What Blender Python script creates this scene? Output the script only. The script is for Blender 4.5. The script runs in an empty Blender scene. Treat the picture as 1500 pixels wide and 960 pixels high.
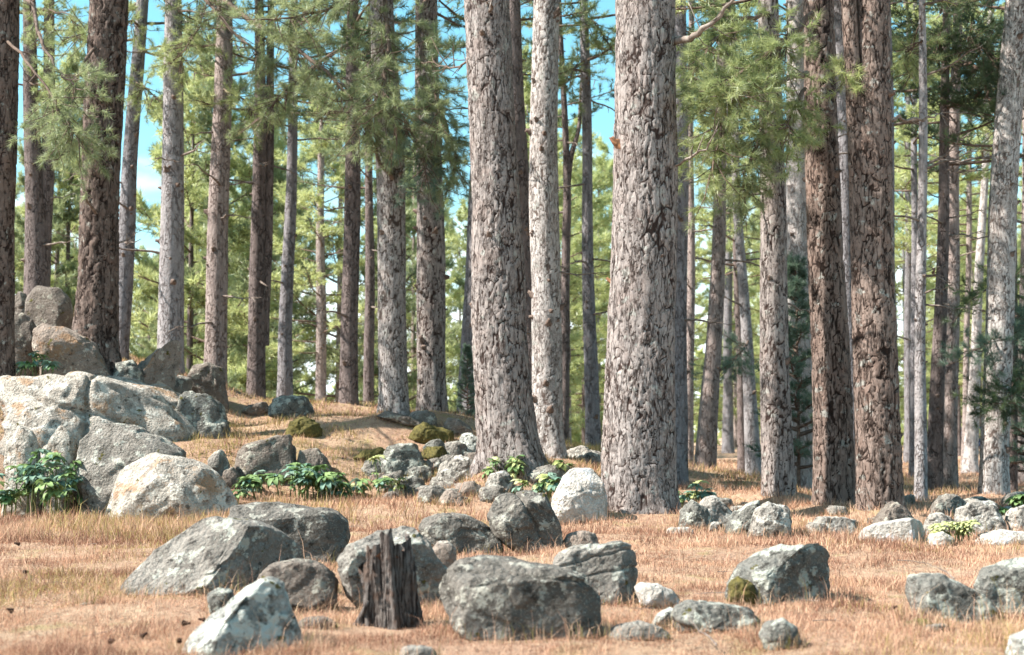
import bpy, math, random
import numpy as np
from mathutils import Vector, Matrix

# ------------------------------------------------------------------ camera, sky, sun, exposure
SC = bpy.context.scene
COL = SC.collection
F, CAMH = 2000.0, 1.3
PITCH = math.atan(150 / F)
cam_d = bpy.data.cameras.new('camera')
cam = bpy.data.objects.new('camera', cam_d)
COL.objects.link(cam)
cam.location = (0, 0, CAMH)
cam.rotation_euler = (math.pi / 2 + PITCH, 0, 0)
cam_d.sensor_width = 36
cam_d.lens = 36 * F / 1500
cam_d.clip_start = 0.1
cam_d.clip_end = 5000
cam_d.dof.use_dof = True
cam_d.dof.focus_distance = 16.0
cam_d.dof.aperture_fstop = 1.9
SC.camera = cam

EL, AZ = math.radians(46), math.radians(12)
SUN = Vector((-math.cos(EL) * math.cos(AZ), -math.cos(EL) * math.sin(AZ), math.sin(EL)))
world = bpy.data.worlds.new('World')
SC.world = world
world.use_nodes = True
wn = world.node_tree.nodes
wl = world.node_tree.links
bg = wn['Background']
sky = wn.new('ShaderNodeTexSky')
sky.sky_type = 'NISHITA'
sky.sun_disc = False
sky.sun_elevation = EL
sky.sun_rotation = math.atan2(SUN.x, SUN.y)
sky.ozone_density = 3.0
hs = wn.new('ShaderNodeHueSaturation')
hs.inputs['Saturation'].default_value = 1.12
hs.inputs['Hue'].default_value = 0.455
wl.new(sky.outputs[0], hs.inputs['Color'])
# thin white cloud low in the sky
tc = wn.new('ShaderNodeTexCoord')
sx = wn.new('ShaderNodeSeparateXYZ')
wl.new(tc.outputs['Generated'], sx.inputs[0])
cn = wn.new('ShaderNodeTexNoise')
cn.inputs['Scale'].default_value = 9
cn.inputs['Detail'].default_value = 6
mp = wn.new('ShaderNodeMapping')
mp.inputs['Scale'].default_value = (1, 1, 2.4)
wl.new(tc.outputs['Generated'], mp.inputs[0])
wl.new(mp.outputs[0], cn.inputs['Vector'])
ma = wn.new('ShaderNodeMath'); ma.operation = 'MULTIPLY_ADD'
wl.new(sx.outputs['Z'], ma.inputs[0]); ma.inputs[1].default_value = -3.2
wl.new(cn.outputs[0], ma.inputs[2])
rp = wn.new('ShaderNodeMapRange')
rp.interpolation_type = 'SMOOTHSTEP'
rp.inputs['From Min'].default_value = -0.08
rp.inputs['From Max'].default_value = 0.30
wl.new(ma.outputs[0], rp.inputs['Value'])
mx = wn.new('ShaderNodeMix'); mx.data_type = 'RGBA'
wl.new(rp.outputs[0], mx.inputs['Factor'])
wl.new(hs.outputs[0], mx.inputs[6])
mx.inputs[7].default_value = (7.2, 8.1, 8.4, 1)
wl.new(mx.outputs[2], bg.inputs['Color'])
bg.inputs['Strength'].default_value = 0.10

sun_d = bpy.data.lights.new('sun', 'SUN')
sun_d.energy = 5.0
sun_d.angle = math.radians(0.5)
sun_d.color = (1.0, 0.945, 0.87)
sun = bpy.data.objects.new('sun', sun_d)
COL.objects.link(sun)
sun.rotation_euler = (-SUN).to_track_quat('-Z', 'Y').to_euler()
SC.view_settings.view_transform = 'Standard'
SC.view_settings.look = 'None'
SC.view_settings.exposure = 1.52
SC.view_settings.gamma = 1
try:
    SC.cycles.max_bounces = 6
    SC.cycles.diffuse_bounces = 3
    SC.cycles.transmission_bounces = 3
    SC.cycles.glossy_bounces = 1
    SC.cycles.use_denoising = True
except Exception:
    pass

# ------------------------------------------------------------------ helpers
cp, sp = math.cos(PITCH), math.sin(PITCH)


def pix(px, py, d):
    """a point of the photographed place: photo pixel and distance in metres along the ground"""
    dx, dz = (px - 750) / F, (480 - py) / F
    k = d / (cp - dz * sp)
    return np.array([dx * k, d, CAMH + k * (sp + dz * cp)])


def gd(py):
    return CAMH * F / (py - 630.0)


def hsh(i, j, k, seed):
    n = (i.astype(np.int64) * 374761393 + j.astype(np.int64) * 668265263 + k.astype(np.int64) * 2147483647 + seed * 144665) & 0xFFFFFFFF
    n = ((n ^ (n >> 13)) * 1274126177) & 0xFFFFFFFF
    n = ((n ^ (n >> 16)) * 2246822519) & 0xFFFFFFFF
    n = n ^ (n >> 15)
    return (n & 0xFFFFFF) / float(0xFFFFFF)


def vn(Pn, seed=0):
    i = np.floor(Pn).astype(np.int64)
    f = Pn - i
    f = f * f * (3 - 2 * f)
    r = 0
    for a in (0, 1):
        for b in (0, 1):
            for c in (0, 1):
                w = (f[:, 0] if a else 1 - f[:, 0]) * (f[:, 1] if b else 1 - f[:, 1]) * (f[:, 2] if c else 1 - f[:, 2])
                r = r + w * hsh(i[:, 0] + a, i[:, 1] + b, i[:, 2] + c, seed)
    return r * 2 - 1


def fbm(Pn, seed=0, o=4):
    r, a = 0, 0.5
    for q in range(o):
        r = r + a * vn(Pn * (2.03 ** q), seed + q * 17)
        a *= 0.5
    return r


def worley(Pn, seed=0):
    i = np.floor(Pn).astype(np.int64)
    f1 = np.full(len(Pn), 9.0); f2 = f1.copy(); idc = np.zeros(len(Pn))
    for a in (-1, 0, 1):
        for b in (-1, 0, 1):
            for c in (-1, 0, 1):
                g = i + np.array([a, b, c])
                q = np.stack([hsh(g[:, 0], g[:, 1], g[:, 2], seed + s) for s in (1, 2, 3)], 1)
                d = np.linalg.norm(g + q - Pn, axis=1)
                nid = hsh(g[:, 0], g[:, 1], g[:, 2], seed + 9)
                m = d < f1
                f2 = np.where(m, f1, np.minimum(f2, d))
                idc = np.where(m, nid, idc)
                f1 = np.where(m, d, f1)
    return f1, f2, idc


def mesh_np(name, V, T, mats, midx=None, attrs=None, smooth=True):
    me = bpy.data.meshes.new(name)
    V = np.asarray(V, np.float32)
    T = np.asarray(T, np.int32)
    k = T.shape[1]
    me.vertices.add(len(V))
    me.vertices.foreach_set('co', V.ravel())
    me.loops.add(T.size)
    me.loops.foreach_set('vertex_index', T.ravel())
    me.polygons.add(len(T))
    me.polygons.foreach_set('loop_start', np.arange(0, T.size, k, dtype=np.int32))
    me.polygons.foreach_set('loop_total', np.full(len(T), k, np.int32))
    if smooth:
        me.polygons.foreach_set('use_smooth', np.ones(len(T), bool))
    for m in mats:
        me.materials.append(m)
    if midx is not None:
        me.polygons.foreach_set('material_index', np.asarray(midx, np.int32))
    for an, av in (attrs or {}).items():
        if av.ndim == 2:
            at = me.attributes.new(an, 'FLOAT_COLOR', 'POINT')
            at.data.foreach_set('color', np.concatenate([av, np.ones((len(av), 1))], 1).astype(np.float32).ravel())
        else:
            at = me.attributes.new(an, 'FLOAT', 'POINT')
            at.data.foreach_set('value', av.astype(np.float32))
    me.update()
    me.validate()
    return me


def link(name, data, parent=None, loc=None):
    o = bpy.data.objects.new(name, data)
    COL.objects.link(o)
    if parent is not None:
        o.parent = parent
    if loc is not None:
        o.location = [float(v) for v in loc]
    return o


def tag(o, label=None, cat=None, group=None, kind=None):
    if label: o['label'] = label
    if cat: o['category'] = cat
    if group: o['group'] = group
    if kind: o['kind'] = kind
    return o


def nrm(v):
    return v / np.maximum(np.linalg.norm(v, axis=-1, keepdims=True), 1e-9)


def tube(pts, rad, seg=6):
    """triangulated tube along a polyline"""
    pts = np.asarray(pts, float)
    n = len(pts)
    t = nrm(np.gradient(pts, axis=0))
    ref = np.array([0.31, 0.17, 0.93]) if abs(t[:, 2]).mean() < 0.8 else np.array([1.0, 0.1, 0])
    a = nrm(np.cross(t, ref)); b = np.cross(t, a)
    th = np.linspace(0, 2 * np.pi, seg, endpoint=False)
    rad = np.broadcast_to(rad, (n,))
    V = pts[:, None, :] + rad[:, None, None] * (np.cos(th)[None, :, None] * a[:, None, :] + np.sin(th)[None, :, None] * b[:, None, :])
    V = V.reshape(-1, 3)
    T = []
    for i in range(n - 1):
        for j in range(seg):
            p, q = i * seg + j, i * seg + (j + 1) % seg
            T += [(p, q, q + seg), (p, q + seg, p + seg)]
    V = np.vstack([V, pts[-1:]])
    e = (n - 1) * seg
    T += [(e + j, e + (j + 1) % seg, len(V) - 1) for j in range(seg)]
    return V, np.array(T)


class Bag:
    def __init__(s):
        s.V, s.T, s.M, s.A, s.n = [], [], [], [], 0

    def add(s, V, T, m=0, tint=0.5):
        s.V.append(V); s.T.append(np.asarray(T) + s.n); s.M.append(np.full(len(T), m))
        s.A.append(np.broadcast_to(np.asarray(tint, float), (len(V),))); s.n += len(V)

    def mesh(s, name, mats, smooth=True):
        return mesh_np(name, np.vstack(s.V), np.vstack(s.T), mats, np.concatenate(s.M), {'tint': np.concatenate(s.A)}, smooth)


def needle_tris(pos, dirs, n, length, width, rng, shoot=0.2, fwd=0.8, up=0.25, tints=None):
    """n needles round every shoot: pos (N,3) base of shoot, dirs (N,3)"""
    N = len(pos)
    p = np.repeat(pos, n, 0); d = np.repeat(dirs, n, 0)
    p = p + d * (rng.random((N * n, 1)) * shoot)
    r = nrm(rng.normal(size=(N * n, 3)))
    nd = nrm(d * fwd + r + np.array([0, 0, up]))
    L = length * (0.7 + 0.5 * rng.random((N * n, 1)))
    side = nrm(np.cross(nd, nrm(rng.normal(size=(N * n, 3))))) * (width / 2)
    V = np.empty((N * n, 3, 3))
    V[:, 0] = p - side; V[:, 1] = p + side; V[:, 2] = p + nd * L
    T = np.arange(N * n * 3).reshape(-1, 3)
    tn = rng.random(N) if tints is None else tints
    tn = np.clip(np.repeat(tn, n) + rng.normal(size=N * n) * 0.12, 0, 1)
    return V.reshape(-1, 3), T, np.repeat(tn, 3)


# ------------------------------------------------------------------ materials
class NT:
    def __init__(s, name):
        s.m = bpy.data.materials.new(name)
        s.m.use_nodes = True
        s.t = s.m.node_tree
        s.t.nodes.clear()
        s.out = s.t.nodes.new('ShaderNodeOutputMaterial')

    def n(s, typ, ins=None, **kw):
        x = s.t.nodes.new('ShaderNode' + typ)
        for k, v in kw.items():
            setattr(x, k, v)
        for k, v in (ins or {}).items():
            s.set(x.inputs[k], v)
        return x

    def set(s, sock, v):
        if isinstance(v, bpy.types.NodeSocket):
            s.t.links.new(v, sock)
        elif isinstance(v, tuple) and len(v) == 3 and sock.type == 'RGBA':
            sock.default_value = (*v, 1)
        else:
            sock.default_value = v

    def mix(s, f, a, b, mode='MIX'):
        x = s.t.nodes.new('ShaderNodeMix'); x.data_type = 'RGBA'; x.blend_type = mode
        s.set(x.inputs[0], f); s.set(x.inputs[6], a); s.set(x.inputs[7], b)
        return x.outputs[2]

    def rng(s, v, a, b, c=0.0, d=1.0):
        x = s.n('MapRange', {'Value': v, 'From Min': a, 'From Max': b, 'To Min': c, 'To Max': d}, interpolation_type='SMOOTHSTEP')
        return x.outputs[0]

    def math(s, op, a, b=0.0):
        x = s.n('Math', operation=op); s.set(x.inputs[0], a); s.set(x.inputs[1], b)
        return x.outputs[0]

    def noise(s, vec, scale, detail=4, rough=0.6, w=None):
        return s.n('TexNoise', {'Vector': vec, 'Scale': scale, 'Detail': detail, 'Roughness': rough}).outputs[0]

    def bsdf(s, col, rough=0.9, normal=None, spec=0.2):
        b = s.n('BsdfPrincipled', {'Base Color': col, 'Roughness': rough, 'Specular IOR Level': spec})
        if normal is not None:
            s.set(b.inputs['Normal'], normal)
        s.t.links.new(b.outputs[0], s.out.inputs[0])
        return s.m


def bark_near(name, a, b, fis, lichen=0.0, vs=11.0):
    t = NT(name)
    tc = t.n('TexCoord').outputs['Object']
    rel = t.n('Attribute', attribute_name='relief').outputs['Fac']
    pl = t.n('Attribute', attribute_name='plate').outputs['Fac']
    n1 = t.noise(tc, 24, 6)
    n2 = t.noise(tc, 3.0, 3)
    mpn = t.n('Mapping', {'Vector': tc, 'Scale': (1, 1, .26)}).outputs[0]
    def warped(amt, sc):
        nw = t.n('TexNoise', {'Vector': mpn, 'Scale': sc, 'Detail': 5.0}).outputs['Color']
        wv = t.n('VectorMath', operation='MULTIPLY_ADD')
        t.set(wv.inputs[0], nw); wv.inputs[1].default_value = (amt, amt, amt); t.set(wv.inputs[2], mpn)
        return wv.outputs[0]
    w1 = warped(.19, 10.0); w2 = warped(.11, 20.0)
    v1 = t.n('TexVoronoi', {'Vector': w1, 'Scale': vs}, feature='DISTANCE_TO_EDGE').outputs['Distance']
    c1 = t.n('TexVoronoi', {'Vector': w1, 'Scale': vs}).outputs['Color']
    v2 = t.n('TexVoronoi', {'Vector': w2, 'Scale': vs * 2.3}, feature='DISTANCE_TO_EDGE').outputs['Distance']
    c2 = t.n('TexVoronoi', {'Vector': w2, 'Scale': vs * 2.3}).outputs['Color']
    g1 = t.rng(t.noise(mpn, 11, 5, .7), .40, .56)
    g2 = t.rng(t.noise(mpn, 8, 4), .36, .56)
    e1 = t.math('MAXIMUM', t.rng(v1, .0, .10), t.math('MULTIPLY', g1, .88))
    e2 = t.math('MAXIMUM', t.rng(v2, .01, .13), g2)
    c = t.mix(t.math('ADD', t.math('MULTIPLY', c1, .55), t.math('MULTIPLY', c2, .45)), a, b)
    c = t.mix(t.rng(n1, .40, .72, 0, .5), c, tuple(x * 0.6 for x in a))
    c = t.mix(t.rng(n2, .45, .65, 0, .4), c, tuple(.5 * (x + y) for x, y in zip(b, (.24, .145, .11))))
    if lichen:
        n3 = t.noise(tc, 6, 5)
        c = t.mix(t.rng(n3, .60 - .08 * lichen, .68 - .06 * lichen, 0, .6), c, (.36, .375, .34))
    c = t.mix(t.math('MULTIPLY', t.math('SUBTRACT', 1.0, e2), .65), c, fis)
    sp = t.rng(t.noise(t.n('Mapping', {'Vector': tc, 'Scale': (1, 1, .6)}).outputs[0], 30, 5, .75), .58, .66)
    c = t.mix(t.math('MULTIPLY', sp, .8), c, fis)
    c = t.mix(t.math('MULTIPLY', t.math('SUBTRACT', 1.0, e1), .95), c, fis)
    relf = t.math('ADD', rel, t.math('MULTIPLY', t.math('SUBTRACT', n1, .5), .4))
    c = t.mix(t.rng(relf, .12, .52), fis, c)
    h = t.math('ADD', t.math('MULTIPLY', e1, 1.5), t.math('MULTIPLY', e2, .5))
    h = t.math('ADD', h, t.math('MULTIPLY', t.math('ADD', c1, t.math('MULTIPLY', c2, .6)), .55))
    h = t.math('SUBTRACT', h, t.math('MULTIPLY', sp, .8))
    h = t.math('ADD', h, t.math('MULTIPLY', t.noise(tc, 50, 7, .7), .5))
    bp = t.n('Bump', {'Strength': 1.0, 'Distance': .02, 'Height': h})
    return t.bsdf(c, .92, bp.outputs[0])


def bark_far(name, a, b, fis, scale=13.0):
    t = NT(name)
    tc = t.n('TexCoord').outputs['Object']
    mpn = t.n('Mapping', {'Vector': tc, 'Scale': (1, 1, .42)}).outputs[0]
    nw = t.n('TexNoise', {'Vector': mpn, 'Scale': 6.0, 'Detail': 5.0}).outputs['Color']
    wv = t.n('VectorMath', operation='MULTIPLY_ADD')
    t.set(wv.inputs[0], nw); wv.inputs[1].default_value = (.30, .30, .30); t.set(wv.inputs[2], mpn)
    vo = t.n('TexVoronoi', {'Vector': wv.outputs[0], 'Scale': scale}, feature='DISTANCE_TO_EDGE').outputs['Distance']
    vc = t.n('TexVoronoi', {'Vector': wv.outputs[0], 'Scale': scale}).outputs['Color']
    n1 = t.noise(tc, 26, 6)
    c = t.mix(vc, a, b)
    c = t.mix(t.rng(n1, .4, .7, 0, .6), c, tuple(x * 0.55 for x in a))
    c = t.mix(t.rng(t.noise(tc, 1.6, 3), .42, .62, 0, .5), c, tuple((x + y) / 2 for x, y in zip(a, fis)))
    e = t.rng(t.math('ADD', vo, t.math('MULTIPLY', t.math('SUBTRACT', n1, .5), .12)), 0.0, .13)
    gate = t.rng(t.noise(mpn, 7, 3), .40, .58)
    e = t.math('MAXIMUM', e, t.math('MULTIPLY', gate, .85))
    strk = t.noise(t.n('Mapping', {'Vector': tc, 'Scale': (1, 1, .16)}).outputs[0], 20, 5)
    c = t.mix(t.rng(strk, .50, .68, 0, .55), c, fis)
    c = t.mix(e, fis, c)
    h = t.math('ADD', e, t.math('MULTIPLY', n1, .6))
    bp = t.n('Bump', {'Strength': 1.0, 'Distance': .035, 'Height': h})
    return t.bsdf(c, .92, bp.outputs[0])


def needle_mat(name, dark, mid, light):
    t = NT(name)
    a = t.n('Attribute', attribute_name='tint').outputs['Fac']
    r = t.n('ValToRGB', {'Fac': a})
    e = r.color_ramp.elements
    e[0].position, e[0].color = 0.05, (*dark, 1)
    e[1].position, e[1].color = 1.0, (*light, 1)
    x = e.new(.5); x.color = (*mid, 1)
    oi = t.n('ObjectInfo').outputs['Random']
    c = t.mix(t.rng(oi, 0, 1, 0, .35), r.outputs[0], tuple(0.55 * v for v in mid))
    d = t.n('BsdfDiffuse', {'Color': c}); tr = t.n('BsdfTranslucent', {'Color': t.mix(.5, c, light)})
    ms = t.n('MixShader', {0: .55, 1: d.outputs[0], 2: tr.outputs[0]})
    gl = t.n('BsdfGlossy', {'Color': (.8, .85, .8), 'Roughness': .45})
    m2 = t.n('MixShader', {0: .05, 1: ms.outputs[0], 2: gl.outputs[0]})
    t.t.links.new(m2.outputs[0], t.out.inputs[0])
    return t.m


def rock_mat(name, a, b, dark, lichen=(.46, .49, .44), lich=.3, speck=.4, moss=.1, rust=0.0):
    t = NT(name)
    tc = t.n('TexCoord').outputs['Object']
    n1 = t.noise(tc, 2.6, 7, .62); n2 = t.noise(tc, 11, 6, .65); n3 = t.noise(tc, 34, 5, .7)
    c = t.mix(t.rng(n1, .40, .60), a, b)
    c = t.mix(t.rng(t.noise(tc, 5.5, 8, .74), .50, .60, 0, .8), c, tuple(.45 * x + .55 * y for x, y in zip(dark, b)))
    c = t.mix(t.rng(n3, .44, .62, 0, .7), c, tuple(.6 * x + .4 * y for x, y in zip(dark, a)))
    c = t.mix(t.rng(t.noise(tc, 70, 3, .7), .54, .66, 0, .6), c, lichen)
    ov = t.n('VectorMath', operation='ADD'); t.set(ov.inputs[0], tc); ov.inputs[1].default_value = (7.3, 2.1, 5.5)
    n4 = t.noise(ov.outputs[0], 5.2, 7, .68)
    if lich:
        c = t.mix(t.rng(n4, .63 - .22 * lich, .66 - .20 * lich, 0, .9), c, tuple(min(.62, v * 1.15) for v in lichen))
    if rust:
        ov2 = t.n('VectorMath', operation='ADD'); t.set(ov2.inputs[0], tc); ov2.inputs[1].default_value = (1.3, 9.1, 3.5)
        c = t.mix(t.rng(t.noise(ov2.outputs[0], 2.2, 6, .7), .60 - .1 * rust, .68 - .1 * rust, 0, .7), c, (.30, .17, .085))
    sk = t.rng(n2, .66 - .16 * speck, .72 - .14 * speck, 0, .85)
    c = t.mix(sk, c, dark)
    if moss:
        ov3 = t.n('VectorMath', operation='ADD'); t.set(ov3.inputs[0], tc); ov3.inputs[1].default_value = (4.3, 6.1, 1.5)
        c = t.mix(t.rng(t.noise(ov3.outputs[0], 6.5, 4, .55), .70 - .2 * moss, .73 - .19 * moss, 0, .95), c, (.085, .075, .018))
    h = t.math('ADD', t.math('MULTIPLY', n2, 1.0), t.math('MULTIPLY', n3, .45))
    h = t.math('ADD', h, t.math('MULTIPLY', n4, 1.2))
    vo = t.n('TexVoronoi', {'Vector': tc, 'Scale': 26.0}).outputs['Distance']
    h = t.math('ADD', h, t.math('MULTIPLY', vo, -.35))
    bp = t.n('Bump', {'Strength': .9, 'Distance': .07, 'Height': h})
    return t.bsdf(c, .9, bp.outputs[0])


def flat_mat(name, a, b, scale=20, bump=.3, rough=.9):
    t = NT(name)
    tc = t.n('TexCoord').outputs['Object']
    n1 = t.noise(tc, scale, 6)
    bp = t.n('Bump', {'Strength': bump, 'Distance': .02, 'Height': n1})
    return t.bsdf(t.mix(t.rng(n1, .35, .65), a, b), rough, bp.outputs[0])


def leaf_mat(name, a, b):
    t = NT(name)
    oi = t.n('ObjectInfo').outputs['Random']
    c = t.mix(oi, a, b)
    d = t.n('BsdfPrincipled', {'Base Color': c, 'Roughness': .6, 'Specular IOR Level': .25})
    tr = t.n('BsdfTranslucent', {'Color': c})
    ms = t.n('MixShader', {0: .22, 1: d.outputs[0], 2: tr.outputs[0]})
    t.t.links.new(ms.outputs[0], t.out.inputs[0])
    return t.m


def attr_mat(name, rough=.85, trans=.25):
    t = NT(name)
    c = t.n('Attribute', attribute_name='col').outputs['Color']
    d = t.n('BsdfDiffuse', {'Color': c}); tr = t.n('BsdfTranslucent', {'Color': c})
    ms = t.n('MixShader', {0: trans, 1: d.outputs[0], 2: tr.outputs[0]})
    t.t.links.new(ms.outputs[0], t.out.inputs[0])
    return t.m


BN = {
    'pink': bark_near('bark_pink_grey', (.345, .305, .285), (.235, .20, .183), (.045, .028, .023), .3, 10.5),
    'grey': bark_near('bark_light_grey', (.40, .365, .345), (.29, .26, .243), (.075, .055, .046), .35, 14.0),
    'white': bark_near('bark_whitish', (.55, .51, .48), (.44, .40, .375), (.14, .105, .09), .35, 17.0),
    'brown': bark_near('bark_brown', (.185, .14, .12), (.115, .083, .069), (.026, .016, .013), .15, 8.5),
    'plates': bark_near('bark_brown_plates', (.255, .195, .165), (.145, .10, .082), (.026, .015, .011), .2, 9.0),
}
BF = {
    'grey': bark_far('bark_far_grey', (.36, .34, .34), (.29, .265, .265), (.15, .125, .12)),
    'pink': bark_far('bark_far_pink', (.38, .315, .29), (.28, .225, .205), (.12, .085, .072)),
    'dark': bark_far('bark_far_dark', (.20, .16, .15), (.15, .118, .108), (.065, .048, .043)),
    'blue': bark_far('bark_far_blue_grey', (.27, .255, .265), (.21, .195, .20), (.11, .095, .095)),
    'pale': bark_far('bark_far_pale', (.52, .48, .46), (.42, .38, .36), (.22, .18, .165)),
}
WOOD = flat_mat('limb_wood', (.16, .115, .09), (.09, .062, .048), 14)
DEAD = flat_mat('dead_wood', (.25, .21, .18), (.12, .09, .075), 14)
STUBM = flat_mat('stub_wood', (.30, .15, .075), (.12, .06, .035), 18)
STUBG = flat_mat('stub_grey_wood', (.20, .15, .125), (.10, .07, .055), 18)
ND = {
    'green': needle_mat('needles_green', (.095, .135, .055), (.21, .265, .12), (.37, .41, .21)),
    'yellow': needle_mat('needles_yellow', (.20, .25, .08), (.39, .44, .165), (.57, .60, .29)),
    'fresh': needle_mat('needles_fresh', (.11, .15, .045), (.24, .30, .11), (.40, .44, .20)),
    'dark': needle_mat('needles_dark', (.025, .052, .028), (.06, .095, .045), (.12, .165, .07)),
    'blue': needle_mat('needles_blue', (.045, .09, .065), (.10, .165, .115), (.19, .26, .18)),
}
RM = {
    'cream': rock_mat('granite_cream', (0.426, 0.384, 0.329), (0.315, 0.276, 0.234), (0.076, 0.063, 0.050), (0.466, 0.443, 0.387), .45, .5, .12, .6),
    'grey': rock_mat('granite_grey', (0.274, 0.248, 0.217), (0.173, 0.155, 0.134), (0.045, 0.039, 0.034), (0.345, 0.345, 0.296), .35, .42, .16),
    'dark': rock_mat('granite_dark', (0.178, 0.160, 0.139), (0.106, 0.095, 0.082), (0.033, 0.029, 0.024), (0.293, 0.281, 0.239), .32, .40, .08),
    'slate': rock_mat('granite_slate', (0.193, 0.185, 0.164), (0.117, 0.111, 0.098), (0.035, 0.032, 0.027), (0.335, 0.340, 0.292), .5, .5, .18),
    'lichen': rock_mat('granite_lichen', (0.335, 0.330, 0.301), (0.238, 0.236, 0.212), (0.051, 0.046, 0.038), (0.426, 0.438, 0.391), .7, .6, .26),
    'white': rock_mat('granite_white', (0.507, 0.468, 0.416), (0.405, 0.369, 0.324), (0.182, 0.163, 0.139), (0.628, 0.601, 0.548), .3, .22, .03),
    'pinkish': rock_mat('granite_pinkish', (0.304, 0.246, 0.206), (0.234, 0.187, 0.153), (0.076, 0.059, 0.048), (0.375, 0.340, 0.286), .25, .42, .12, .6),
    'brown': rock_mat('granite_brown', (0.207, 0.174, 0.145), (0.147, 0.118, 0.099), (0.051, 0.039, 0.033), (0.289, 0.271, 0.224), .3, .42, .2),
    'speckled': rock_mat('granite_speckled', (0.335, 0.305, 0.267), (0.223, 0.202, 0.177), (0.051, 0.046, 0.040), (0.426, 0.409, 0.363), .5, .8, .14),
}
MOSS = flat_mat('moss_olive', (.115, .095, .028), (.05, .045, .015), 26, 1.0)
LEAF = {
    'green': leaf_mat('leaf_green', (.08, .155, .055), (.22, .31, .12)),
    'blue': leaf_mat('leaf_blue_green', (.12, .22, .16), (.21, .30, .23)),
    'yellow': leaf_mat('leaf_yellow_green', (.33, .37, .13), (.48, .50, .26)),
}
STEM = flat_mat('stem_green', (.16, .19, .08), (.10, .12, .05), 20)
GRASSM = attr_mat('dry_grass')

# ------------------------------------------------------------------ terrain
ctl = []
for X in np.arange(-14, 15, 3.5):
    for Y in (1, 4.5, 8, 11.5, 15, 18):
        ctl.append((X, Y, 0))
for X in np.arange(3.2, 26, 3.5):
    for Y in (21, 26, 33, 42, 60, 85):
        ctl.append((X, Y, 0.0))
for X, Y in ((0, 42), (-10, 46), (-22, 46)):
    ctl.append((X, Y, -.3))
for q in [(250, 762, 20.2), (20, 765, 20.2), (440, 742, 21.2), (540, 738, 21.5), (640, 735, 21.3), (600, 662, 23.7), (480, 662, 23.2),
          (380, 625, 26), (400, 590, 28.2), (460, 590, 28.5), (520, 594, 29), (580, 610, 26), (633, 609, 27), (690, 648, 24), (735, 684, 21.2),
          (800, 678, 22.8), (850, 664, 28), (900, 766, 19.4), (940, 720, 24), (15, 575, 23.8), (135, 525, 25.6), (50, 455, 31), (175, 530, 30),
          (250, 545, 28), (316, 560, 28.5), (375, 592, 30), (-200, 480, 27), (-400, 420, 28), (-100, 560, 23.5), (720, 650, 31), (630, 620, 32),
          (500, 604, 26), (560, 612, 25.3), (440, 606, 26.3), (330, 640, 23.5), (430, 640, 24.2), (550, 630, 26)]:
    ctl.append(tuple(pix(*q)))
ctl = np.array(ctl)


FEET = [(float(pix(a, b, q)[0]), q, r) for a, b, q, r in ((938, 768, 19.3, .52), (752, 684, 21, .45), (804, 674, 23, .3), (1144, 748, 22.6, .28), (1224, 762, 20.6, .3), (1287, 764, 19.5, .34), (580, 613, 25.5, .3), (634, 612, 27, .3), (1456, 735, 25.5, .3))]


def height(x, y):
    x = np.asarray(x, float).ravel(); y = np.asarray(y, float).ravel()
    out = np.empty(len(x))
    for s in range(0, len(x), 60000):
        xs, ys = x[s:s + 60000], y[s:s + 60000]
        d2 = (xs[:, None] - ctl[None, :, 0]) ** 2 + (ys[:, None] - ctl[None, :, 1]) ** 2
        w = 1 / (d2 + .55) ** 1.9
        out[s:s + 60000] = (w * ctl[None, :, 2]).sum(1) / w.sum(1)
    far = np.clip((y - 45) / 60, 0, 1)
    lft = np.clip((4 - x) / 12, 0, 1)
    out = out * (1 - np.clip((y - 34) / 14, 0, 1) * lft) - 2.6 * lft * np.clip((y - 33) / 40, 0, 1)
    out = out - 5 * np.clip((y - 110) / 300, 0, 1) * 1.0
    for bx_, by_, br_ in FEET:
        out = out + .16 * np.exp(-((x - bx_) ** 2 + (y - by_) ** 2) / (2.0 * br_) ** 2)
    P3 = np.stack([x, y, x * 0], 1)
    out = out + .05 * vn(P3 * .8, 3) + .025 * vn(P3 * 2.3, 5)
    return out


gx = np.unique(np.concatenate([np.linspace(-3000, -60, 14), np.linspace(-60, -16, 22), np.arange(-16, 16, .22), np.linspace(16, 60, 22), np.linspace(60, 3000, 14)]))
gy = np.unique(np.concatenate([np.linspace(-60, 2, 12), np.arange(2, 36, .22), np.linspace(36, 110, 60), np.linspace(110, 3600, 24)]))
XX, YY = np.meshgrid(gx, gy)
ZZ = height(XX, YY)
nx, ny = len(gx), len(gy)
ii = np.arange(ny - 1)[:, None] * nx + np.arange(nx - 1)[None, :]
Q = np.stack([ii, ii + 1, ii + nx + 1, ii + nx], -1).reshape(-1, 4)


def ground_mat():
    t = NT('dry_ground')
    tc = t.n('TexCoord').outputs['Object']
    n1 = t.noise(tc, .7, 6); n2 = t.noise(tc, 9, 6, .7); n3 = t.noise(tc, 60, 4, .7)
    c = t.mix(t.rng(n1, .35, .65), (.36, .225, .155), (.42, .30, .20))
    c = t.mix(t.rng(n2, .45, .66, 0, .8), c, (.21, .115, .075))
    c = t.mix(t.rng(n3, .48, .62, 0, .8), c, (.50, .35, .24))
    c = t.mix(t.rng(t.noise(tc, 34, 5, .75), .54, .64, 0, .8), c, (.15, .08, .05))
    c = t.mix(t.rng(t.noise(tc, 1.7, 5), .56, .66, 0, .6), c, (.30, .25, .11))
    bp = t.n('Bump', {'Strength': .8, 'Distance': .04, 'Height': t.math('ADD', n2, n3)})
    return t.bsdf(c, .95, bp.outputs[0])


ground = link('ground', mesh_np('ground', np.stack([XX.ravel(), YY.ravel(), ZZ], 1), Q, [ground_mat()]))
tag(ground, 'dry grassy forest ground rising to a rocky knoll', None, None, 'structure')

# ------------------------------------------------------------------ crowns (shared meshes)


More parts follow.
